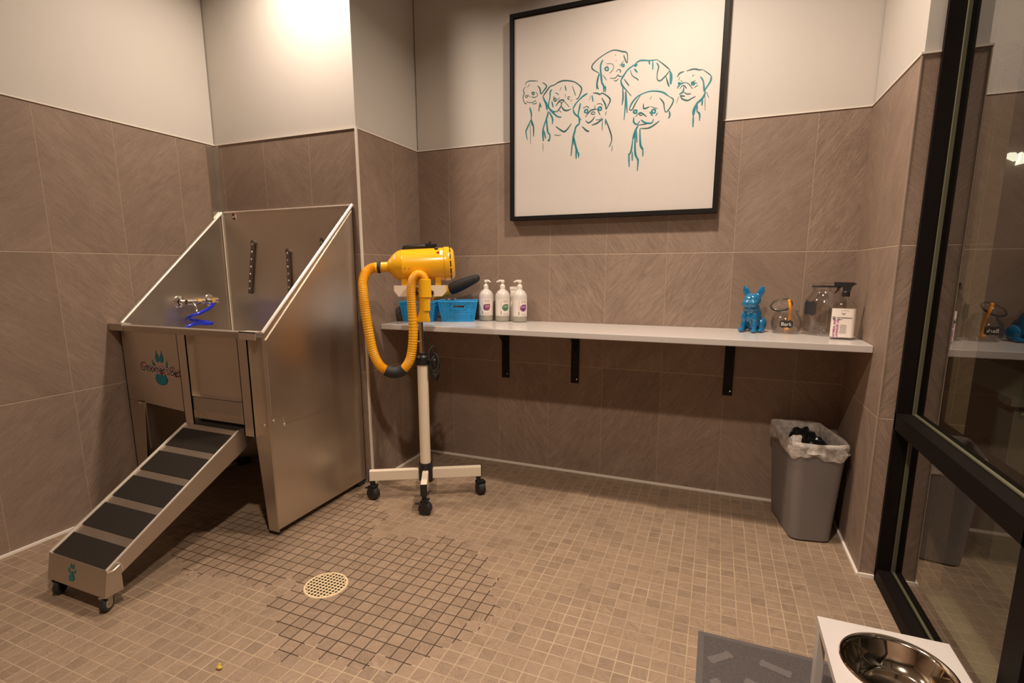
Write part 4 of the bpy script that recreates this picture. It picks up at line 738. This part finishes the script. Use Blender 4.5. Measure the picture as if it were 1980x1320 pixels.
def pump_bottle(c, face, head, drop, label, side=0.0):
    c = Vector(c); t = thing('pump_bottle', label, 'bottle', c, group='pump bottles on the shelf')
    q = MB(); q.lathe([(0, 0), (BR-.005, 0), (BR, .005), (BR, .030), (BR*.998, .031)], c, 36); q.build('bottle_base', M['liquid'], t, smooth=40)
    q = MB(); q.lathe([(BR, .0305), (BR, .140), (BR-.003, .152), (BR-.012, .166), (BR-.024, .175), (.014, .180), (.013, .184)], c, 36); q.build('bottle_body', M['bottle'], t, smooth=50)
    q = MB(); q.lathe([(.0135, .181), (.0145, .182), (.0145, .197), (.009, .203), (.007, .205), (.006, .216), (0, .217)], c, 20); q.build('collar', M['white'], t, smooth=35)
    q = MB(); hd = Vector((math.cos(head), math.sin(head), 0)); q.lathe([(0, .226), (.010, .226), (.012, .219), (.010, .213), (0, .213)], c, 16); q.tube([c+Vector((0, 0, .222))-hd*.008, c+Vector((0, 0, .223))+hd*.016, c+Vector((0, 0, .217))+hd*.034], [.007, .0065, .004], 10); q.build('pump_head', M['white'], t, smooth=50)
    lab = MB(); wrap_rect(lab, -.052, .034, .034, .122, BR, c.z, face, c, .0006, 16); lb = lab.build('paper_label', M['label'], t)
    q = MB(); wrap_disc(q, .003+side, .078, .0185, BR, c.z, face, c, .0010); pr = q.build('printed_drop', M[drop], lb)
    if drop == 'redpurple':
        q = MB(); us = [(-.0155+side, .0685), (-.0155+side, .0875), (-.011+side, .0935), (-.006+side, .0965), (-.009+side, .078), (-.006+side, .060), (-.011+side, .0635)]; wrap(q, us, BR, c.z, face, c, .0013); q.build('printed_shade', M['indigo'], lb)
    q = MB()
    for k in range(2): wrap_rect(q, -.010+side, .0865-k*.007, .017+side, .088-k*.007, BR, c.z, face, c, .0013, 3)
    q.build('printed_lines', M['label'], lb)
    q = MB(); wrap_rect(q, -.007+side, .112, -.003+side, .116, BR, c.z, face, c, .001, 1); q.build('printed_logo', M['textdark'], lb)
    q = MB(); wrap_rect(q, -.0225+side, .040, -.0195+side, .058, BR, c.z, face, c, .001, 1); q.build('printed_bar', M['textdark'], lb)
    q = MB(); wrap_rect(q, .000+side, .1125, .021+side, .1155, BR, c.z, face, c, .001, 3); wrap_rect(q, -.010+side, .106, .021+side, .1075, BR, c.z, face, c, .001, 3); wrap_rect(q, -.0215+side, .062, -.0200+side, .118, BR, c.z, face, c, .001, 1)
    for k in range(3): wrap_rect(q, -.010+side, .046-k*.004, .018+side, .0468-k*.004, BR, c.z, face, c, .001, 3)
    q.build('printed_text', M['textgrey'], lb)
    return t
VA = -PI/2+.40
pump_bottle((.455, -.058, SZT), VA+.02, -.35, 'redpurple', 'leftmost pump bottle on the shelf, violet and red drop on its label')
pump_bottle((.554, -.055, SZT), VA+.30, PI+.15, 'green', 'middle pump bottle on the shelf, green drop on its label')
pump_bottle((.658, -.060, SZT), VA+.38, PI+.15, 'purple', 'rightmost pump bottle on the shelf, purple drop on its label')
bx = thing('tall_container', 'plain white flat-topped container behind the rightmost pump bottle', 'container', (.618, -.013, SZT))
q = MB(); q.box((.585, -.021, SZT), (.650, -.003, SZT+.172), .004); q.build('container_body', M['white'], bx); MB().box((.583, -.022, SZT+.172), (.652, -.002, SZT+.190), .003).build('cap', M['white'], bx)
# ------------------------------------------------------------------ blue bulldog figurine
dgc = Vector((1.815, -.115, SZT)); dang = -.42
q = MB()
def E_(x, y, z, rx, ry, rz, rot=None): q.ball((x, y, z), (rx, ry, rz), rot, 20)
RX = lambda a: Matrix.Rotation(a, 4, 'X'); RY = lambda a: Matrix.Rotation(a, 4, 'Y')
# faces -y; x to its left side in the picture frame
E_(0, .028, .050, .038, .044, .050)                    # rump
E_(0, .006, .078, .041, .037, .048, RX(-.30))          # chest leaning forward
E_(0, -.006, .108, .036, .032, .030)                   # neck folds
for s in (-1, 1):
    E_(s*.024, -.026, .062, .013, .014, .034, RX(.10)); E_(s*.026, -.030, .028, .011, .012, .026); E_(s*.027, -.040, .009, .013, .019, .009)   # fore leg, paw
    E_(s*.040, .030, .034, .017, .032, .032); E_(s*.044, .002, .010, .014, .026, .010)                                                      # haunch, hind foot
E_(0, -.008, .146, .039, .034, .031)                   # skull
for s in (-1, 1):
    E_(s*.015, -.037, .130, .019, .016, .018); E_(s*.022, -.022, .136, .014, .018, .016)     # flews
E_(0, -.036, .143, .012, .009, .009); E_(0, -.036, .117, .013, .010, .008)                   # nose, chin
for s in (-1, 1):
    E_(s*.017, -.030, .158, .009, .007, .005)          # brow
    Mr = RY(s*.42) @ RX(.05); E_(s*.031, .000, .180, .015, .0075, .028, Mr); E_(s*.038, .0, .198, .009, .006, .013, Mr)
E_(0, .075, .02, .010, .010, .010)
dgm = remeshed(q, .0022, 3)
Mdg = Matrix.Translation(dgc) @ Matrix.Rotation(dang, 4, 'Z') @ Matrix.Diagonal((.98, .98, 1.0, 1))
dg = thing('dog_figurine', 'glossy blue ceramic sitting bulldog figurine with upright ears on the shelf', 'figurine', dgc)
dgm.build('figurine_body', M['ceramic'], dg, smooth=80, M=Mdg)
for s in (-1, 1): MB().ball((s*.0185, -.0340, .150), (.0068, .005, .006), seg=12).build('eye', M['ceramic'], dg, smooth=True, M=Mdg)
q = MB()
cpts = []
for k in range(24):
    a = 2*PI*k/24; cpts.append((.0350*math.cos(a), -.005+.0325*math.sin(a), .098-.012*math.sin(-a)*-1))
q.tube(cpts, .0038, 8, close=True); q.ball((0, -.043, .086), (.006, .004, .006), seg=8); q.build('collar', M['ceramic'], dg, smooth=True, M=Mdg)
# ------------------------------------------------------------------ glass jars
j1c = Vector((1.958, -.105, SZT)); j1 = thing('glass_jar', 'small glass jar with tilted lid, chalk label and orange strap inside', 'jar', j1c, group='glass jars on the shelf')
q = MB(); q.lathe([(0, .003), (.046, .003), (.052, .0), (.056, .006), (.062, .030), (.063, .050), (.057, .074), (.046, .088), (.043, .094), (.047, .099), (.047, .103), (.042, .104), (.039, .096), (.043, .086), (.053, .072), (.059, .050), (.058, .030), (.052, .009), (0, .009)], j1c, 40); q.build('jar_body', M['jarglass'], j1, smooth=60)
lt = Matrix.Translation(j1c+Vector((-.026, .0, .130))) @ Matrix.Rotation(-.30, 4, 'Y') @ Matrix.Rotation(.55, 4, 'X')
q = MB(); q.lathe([(0, .026), (.010, .026), (.013, .020), (.008, .014), (.010, .011), (.034, .006), (.044, .0), (.044, -.003), (.036, -.003), (0, .002)], (0, 0, 0), 36); q.build('lid', M['jarglass'], j1, smooth=50, M=lt)
q = MB(); q.tube([(.0425*math.cos(2*PI*k/32), .0425*math.sin(2*PI*k/32), -.005) for k in range(32)], .0038, 8, close=True); q.build('gasket', M['rubber'], j1, smooth=True, M=lt)
def wrapped_plate(name, c, r, face, zc, w_, h_, mat, parent, off=.001):
    q = MB(); n = 26
    for i in range(n):
        ua, ub = -w_/2+w_*i/n, -w_/2+w_*(i+1)/n
        def hh(u):
            k = abs(u)/(w_/2); return h_/2*(.90+.10*math.cos((k-.5)*10)) if k < .82 else h_/2*(.62+.20*math.sin((1-k)/.18*PI))
        wrap(q, [(ua, -hh(ua)), (ub, -hh(ub)), (ub, hh(ub)), (ua, hh(ua))], r, zc, face, c, off)
    return q.build(name, mat, parent)
fa = -PI/2-.10
cl_ = wrapped_plate('chalk_label', j1c, .0635, fa, j1c.z+.046, .052, .036, M['chalk'], j1)
q = MB()
for f in text_polys('Bark', .022): wrap(q, [(x, y) for x, y, _ in f], .0635, j1c.z+.045, fa, j1c, .0022)
q.build('chalk_writing', M['label'], cl_)
stp = thing('orange_strap', 'orange chew strap standing in the small jar and sticking out under its lid', 'strap', j1c+Vector((.012, -.01, .01)))
q = MB(); q.tube(spline([(j1c.x+.006, j1c.y-.012, SZT+.012), (j1c.x+.010, j1c.y-.018, SZT+.05), (j1c.x+.009, j1c.y-.028, SZT+.09), (j1c.x+.006, j1c.y-.044, SZT+.118), (j1c.x+.002, j1c.y-.042, SZT+.138), (j1c.x+.000, j1c.y-.040, SZT+.146)], 5), .0062, 8); q.ball((j1c.x+.000, j1c.y-.040, SZT+.146), .0075, seg=10); q.ball((j1c.x+.004, j1c.y-.012, SZT+.018), (.012, .012, .009), seg=10); q.build('strap_body', M['orange'], stp, smooth=60)
j2c = Vector((2.103, -.105, SZT)); j2 = thing('glass_jar', 'large glass jar with black gasket lid behind the spray bottle', 'jar', j2c, group='glass jars on the shelf')
q = MB(); q.lathe([(0, .004), (.066, .004), (.074, .0), (.080, .008), (.083, .03), (.083, .120), (.078, .150), (.062, .175), (.053, .188), (.053, .200), (.056, .206), (.050, .206), (.049, .190), (.058, .173), (.074, .148), (.079, .120), (.079, .03), (.074, .012), (0, .012)], j2c, 44); q.build('jar_body', M['jarglass'], j2, smooth=60)
q = MB(); q.lathe([(0, .228), (.030, .228), (.052, .222), (.056, .215), (.056, .210), (0, .210)], j2c, 40); q.build('lid', M['jarglass'], j2, smooth=40)
q = MB(); q.lathe([(.046, .207), (.058, .207), (.058, .2115), (.046, .2115)], j2c, 36); q.build('gasket', M['rubber'], j2)
wrapped_plate('chalk_label', j2c, .0835, -PI/2-.92, j2c.z+.118, .062, .066, M['chalk'], j2)
# ------------------------------------------------------------------ spray bottle
sb = Vector((2.146, -.258, SZT)); sp = thing('spray_bottle', 'clear spray bottle with black trigger and cream label at the shelf end', 'bottle', sb)
Ms = Matrix.Translation(sb) @ Matrix.Rotation(-.20, 4, 'Z')
def rrect(w_, d_, r, n=5):
    P = []
    for sx, sy, a0 in ((1, 1, 0), (-1, 1, PI/2), (-1, -1, PI), (1, -1, 1.5*PI)):
        for k in range(n): a = a0+PI/2*k/(n-1); P.append((sx*(w_/2-r)+r*math.cos(a), sy*(d_/2-r)+r*math.sin(a)))
    return P
def loft(q, secs, capb=True, capt=True):
    rings = [[q.b.verts.new((x, y, z)) for x, y in P] for P, z in secs]; n = len(rings[0])
    for A_, B_ in zip(rings, rings[1:]):
        for k in range(n): q.b.faces.new((A_[k], A_[(k+1) % n], B_[(k+1) % n], B_[k]))
    if capb: q.b.faces.new(rings[0][::-1])
    if capt: q.b.faces.new(rings[-1])
    return q
q = MB(); loft(q, [(rrect(.074, .036, .012), 0), (rrect(.082, .044, .014), .004), (rrect(.082, .044, .014), .128), (rrect(.078, .041, .016), .140), (rrect(.064, .034, .014), .150), (rrect(.034, .026, .012), .158), (rrect(.024, .024, .0119), .163), (rrect(.022, .022, .0109), .178)]); q.build('bottle_body', M['clearplas'], sp, smooth=50, M=Ms)
q = MB(); P = rrect(.0836, .0456, .0146); 
loft(q, [(P, .010), (P, .126)], False, False); lb = q.build('paper_label', M['label'], sp, smooth=50, M=Ms)
MB().cyl((0, 0, .02), (0, 0, .17), .0022, n=8).build('dip_tube', M['clearplas'], sp, M=Ms)
q = MB(); q.lathe([(0, .174), (.0145, .174), (.0145, .192), (.012, .196), (0, .196)], (0, 0, 0), 18)
q.prism([(-.044, .226), (-.042, .217), (-.030, .215), (-.013, .213), (-.012, .192), (.013, .192), (.016, .200), (.018, .212), (.026, .221), (.034, .224), (.030, .228), (.022, .231), (-.044, .232)], 1, -.010, .010)
q.build('sprayer', M['blackplas'], sp, M=Ms)
q = MB(); q.prism([(-.030, .216), (-.020, .215), (-.024, .202), (-.032, .190), (-.038, .184), (-.041, .187), (-.034, .198)], 1, -.006, .006); q.build('trigger', M['blackplas'], sp, M=Ms)
SO = Vector((0, -.0229, 0))
def sp_print(name, polys, mat):
    q = MB()
    for P in polys:
        if len(P) > 2:
            try: q.poly(P, SO, EX, EZ, NY, .0004)
            except ValueError: pass
    q.build(name, mat, lb, M=Ms)
def txt(body, size, cx, cz, rot=False, bold=0.0):
    out = []
    for f in text_polys(body, size, 1.0, bold): out.append([((cx-y, cz+x) if rot else (cx+x, cz+y)) for x, y, _ in f])
    return out
rc = lambda a, b_, c_, d_: [(a, b_), (c_, b_), (c_, d_), (a, d_)]
sp_print('printed_name', txt('DOG REFRESHING', .0063, .004, .089, bold=.0002)+txt('SPRAY', .0063, -.011, .082, bold=.0002), M['textdark'])
sp_print('printed_scent', txt('OATMEAL AND', .0112, -.028, .046, True, .0003)+txt('LAVENDER OIL', .0112, -.017, .046, True, .0003), M['magenta'])
sp_print('printed_text', [rc(-.009, .060-k*.0042, .012+(k*7 % 5)*.001, .0615-k*.0042) for k in range(9)]+[rc(-.008+k*.004, .1185+abs(k-3)*-.0006, -.0055+k*.004, .1205+abs(k-3)*-.0006) for k in range(7)], M['textgrey'])
pp = []
for cx, cz, r in ((-.032, .084, .0034), (-.037, .0895, .0017), (-.0335, .0925, .0017), (-.0295, .0915, .0017), (-.0265, .0875, .0017)): pp.append([(cx+r*math.cos(2*PI*k/10), cz+r*1.2*math.sin(2*PI*k/10)) for k in range(10)])
pp.append([(-.0075, .110), (-.004, .1085), (-.0015, .1045), (.0015, .1045), (.004, .1085), (.0075, .110), (.005, .1065), (.002, .102), (-.002, .102), (-.005, .1065)])
sp_print('printed_paw', pp, M['textdark'])
# ------------------------------------------------------------------ waste bin
bn = thing('waste_bin', 'tall slim grey plastic waste bin with clear liner under the shelf', 'bin', (2.075, -.21, 0))
BC = (2.066, -.216)
BA = .18
def bsec(k, inset=0): # k 0 bottom .. 1 top
    ca, sa = math.cos(BA), math.sin(BA)
    return [(BC[0]+x*ca-y*sa, BC[1]+x*sa+y*ca) for x, y in rrect(.160+.046*k-2*inset, .315+.040*k-2*inset, .035+.006*k, 6)]
HB = .424
q = MB(); loft(q, [(bsec(0, .01), 0), (bsec(0), .008), (bsec(.5), HB*.5), (bsec(1), HB-.006), (bsec(1, -.004), HB-.006), (bsec(1, -.004), HB+.004), (bsec(1, .003), HB+.004), (bsec(.97, .004), HB*.95), (bsec(.1, .004), .02)], True, True); q.build('bin_body', M['bin'], bn, smooth=45)
q = MB(); secs = []; rnd = random.Random(3)
base = bsec(1)
def wob(inset, z, az, seed, ai=.006):
    P = []; rr = random.Random(seed); ph = [rr.uniform(0, 6.28) for _ in range(4)]; n = len(base)
    src = []
    for i in range(n):
        a, b_ = base[i], base[(i+1) % n]
        L = math.hypot(b_[0]-a[0], b_[1]-a[1]); m_ = 8 if L > .1 else 1
        for j in range(m_): src.append((a[0]+(b_[0]-a[0])*j/m_, a[1]+(b_[1]-a[1])*j/m_))
    out = []
    for i, (x, y) in enumerate(src):
        t_ = i/len(src)*2*PI; dx, dy = x-BC[0], y-BC[1]; L = math.hypot(dx, dy)
        k = inset+ai*(math.sin(7*t_+ph[0])+.6*math.sin(17*t_+ph[1])); f = 1-k/L
        out.append((BC[0]+dx*f, BC[1]+dy*f, z+az*(math.sin(5*t_+ph[2])+.5*math.sin(13*t_+ph[3]))))
    return out
layers = [wob(.030, .27, .010, 1), wob(.024, .34, .006, 2, .004), wob(.016, .40, .002, 3, .003), wob(.009, HB+.006, .001, 3, .001), wob(.002, HB+.014, .002, 4, .001), wob(-.009, HB+.012, .002, 5, .001), wob(-.010, HB-.006, .004, 6, .003), wob(-.009, HB-.022, .006, 7, .004), wob(-.013, HB-.030, .006, 8, .004), wob(-.009, HB-.046, .011, 9, .004)]
rings = [[q.b.verts.new(p) for p in L_] for L_ in layers]
for A_, B_ in zip(rings, rings[1:]):
    n = len(A_)
    for k in range(n): q.b.faces.new((A_[k], A_[(k+1) % n], B_[(k+1) % n], B_[k]))
tag(q.build('bin_liner', M['liner'], bn, smooth=80), 'clear crumpled plastic liner')
bg = thing('trash_bag', 'crumpled black plastic bag of rubbish inside the waste bin', 'bag', (2.07, -.20, .30))
q = MB(); q.ball((2.062, -.17, .365), (.066, .105, .068), seg=40); q.ball((2.088, -.245, .36), (.066, .07, .062), seg=24)
qm = remeshed(q, .006, 2); rr = random.Random(5)
from mathutils import noise as mnoise
for v in qm.b.verts: v.co = v.co+v.co.normalized()*0+Vector((0, 0, 1))*.016*mnoise.noise(v.co*45)+Vector((mnoise.noise(v.co*30+Vector((9, 0, 0))), mnoise.noise(v.co*55+Vector((0, 9, 0))), 0))*.010
qm.build('bag_body', M['bagblack'], bg, smooth=25)
cpw = thing('paper_wad', 'cream crumpled paper piece beside the black bag in the bin', 'paper', (2.03, -.325, .378))
q = MB(); q.ball((2.012, -.300, .418), (.022, .032, .024), Matrix.Rotation(.5, 4, 'Y'), 20)
for v in q.b.verts: v.co = v.co+Vector((mnoise.noise(v.co*70), mnoise.noise(v.co*70+Vector((5, 0, 0))), mnoise.noise(v.co*70+Vector((0, 5, 0)))))*.008
q.build('paper_body', M['label'], cpw, smooth=30)
# ------------------------------------------------------------------ mat, bowl stand, bowl
mt = thing('floor_mat', 'grey textured mat with pale bone shapes at the lower right', 'mat', (1.95, -1.4, 0))
MB().box((1.672, -1.70, 0), (2.245, -1.133, .007), .002).build('mat_border', M['matedge'], mt)
MB().box((1.690, -1.682, .004), (2.227, -1.151, .0095), .001).build('mat_pile', M['mat'], mt)
def bone(cx, cy, L, a):
    P = []
    h = L/2; w_ = .011
    for sx in (1, -1):
        for k in range(7): t_ = -PI*.75+k*PI*.92/6; P.append((sx*(h+.008*math.cos(t_)), sx*(-.0070+.0080*math.sin(t_))))
        for k in range(7): t_ = -PI*.17+k*PI*.92/6; P.append((sx*(h+.008*math.cos(t_)), sx*(.0070+.0080*math.sin(t_))))
    ca, sa = math.cos(a), math.sin(a)
    q = MB(); q.prism([(cx+x*ca-y*sa, cy+x*sa+y*ca) for x, y in P], 2, .0090, .0102); q.build('bone_motif', M['matbone'], mt)
for cx, cy, a, bl in ((1.736, -1.236, .72, .064), (1.883, -1.225, -.29, .068), (1.742, -1.362, -.85, .064), (1.838, -1.316, -.28, .066), (1.75, -1.49, .6, .064), (1.87, -1.46, -.4, .066)): bone(cx, cy, bl, a)
fs = thing('bowl_stand', 'square white raised stand holding a steel pet bowl by the window', 'stand', (2.093, -1.44, .0095))
SX0, SX1, SY0, SY1, SZ1 = 1.955, 2.232, -1.575, -1.300, .250
q = MB(); bc = (2.093, -1.440); rb = .104; N_ = 48
ring_in = [(bc[0]+rb*math.cos(2*PI*k/N_), bc[1]+rb*math.sin(2*PI*k/N_)) for k in range(N_)]
def sqp(k):
    a = 2*PI*k/N_; c_, s_ = math.cos(a), math.sin(a); m_ = max(abs(c_), abs(s_)); hx = (SX1-SX0)/2; hy = (SY1-SY0)/2
    return ((SX0+SX1)/2+hx*c_/m_, (SY0+SY1)/2+hy*s_/m_)
ring_out = [sqp(k) for k in range(N_)]
VV = [[q.b.verts.new((x, y, z)) for x, y in R3] for R3 in (ring_in, ring_out) for z in (SZ1, SZ1-.018)]
for k in range(N_):
    j = (k+1) % N_
    q.b.faces.new((VV[0][k], VV[0][j], VV[2][j], VV[2][k])); q.b.faces.new((VV[1][k], VV[1][j], VV[3][j], VV[3][k])); q.b.faces.new((VV[0][k], VV[0][j], VV[1][j], VV[1][k])); q.b.faces.new((VV[2][k], VV[2][j], VV[3][j], VV[3][k]))
q.build('top_board', M['standwhite'], fs)
for x in (SX0+.001, SX1-.019):
    for y in (SY0+.001, SY1-.036): MB().box((x, y, .0102), (x+.018, y+.035, SZ1-.0185), .001).build('leg', M['standwhite'], fs)
for y in (SY0+.010, SY1-.024): MB().box((SX0+.0195, y, SZ1-.075), (SX1-.0195, y+.014, SZ1-.0185)).build('apron', M['standwhite'], fs)
bw = thing('pet_bowl', 'shiny stainless steel pet bowl set into the white stand', 'bowl', (bc[0], bc[1], .19))
q = MB(); q.lathe([(0, .195), (.060, .195), (.072, .198), (.088, .222), (.098, .250), (.102, .255), (.112, .256), (.114, .253), (.112, .2512), (.1025, .2505), (.096, .238), (.083, .206), (.070, .193), (0, .192)], (bc[0], bc[1], 0), 64); q.build('bowl_body', M['bowl'], bw, smooth=60)
# ------------------------------------------------------------------ floor drain and crumb
dc = Vector((.394, -1.378, .0)); fd = thing('floor_drain', 'round brass floor drain grate set in the tiled floor', 'drain', dc)
DR = .077
q = MB(); q.lathe([(DR-.006, .0008), (DR-.006, .0032), (DR, .0034), (DR+.002, .0005), (DR-.006, .0008)], dc, 48)
p_ = .0142; wbar = .0043
for k in range(-5, 6):
    o_ = k*p_; L = math.sqrt(max(0, (DR-.005)**2-o_*o_))
    q.box((dc.x+o_-wbar/2, dc.y-L, .0012), (dc.x+o_+wbar/2, dc.y+L, .0030)); q.box((dc.x-L, dc.y+o_-wbar/2, .0013), (dc.x+L, dc.y+o_+wbar/2, .0031))
q.build('grate', M['drain'], fd)
MB().cyl((dc.x, dc.y, .0001), (dc.x, dc.y, .0008), DR-.004, n=40).build('sump', M['dark'], fd)  # thin dark disc, the shade below the grate put into its colour
cr = Vector((.385, -1.815, .0)); q = MB(); q.ball((cr.x, cr.y, .005), (.010, .007, .005), seg=10); q.ball((cr.x-.006, cr.y+.006, .006), (.005, .006, .006), seg=8)
tag(q.build('kibble_crumb', M['crumb'], None, smooth=True), 'tiny yellow crumb lying on the floor tiles in front of the ramp', 'crumb')
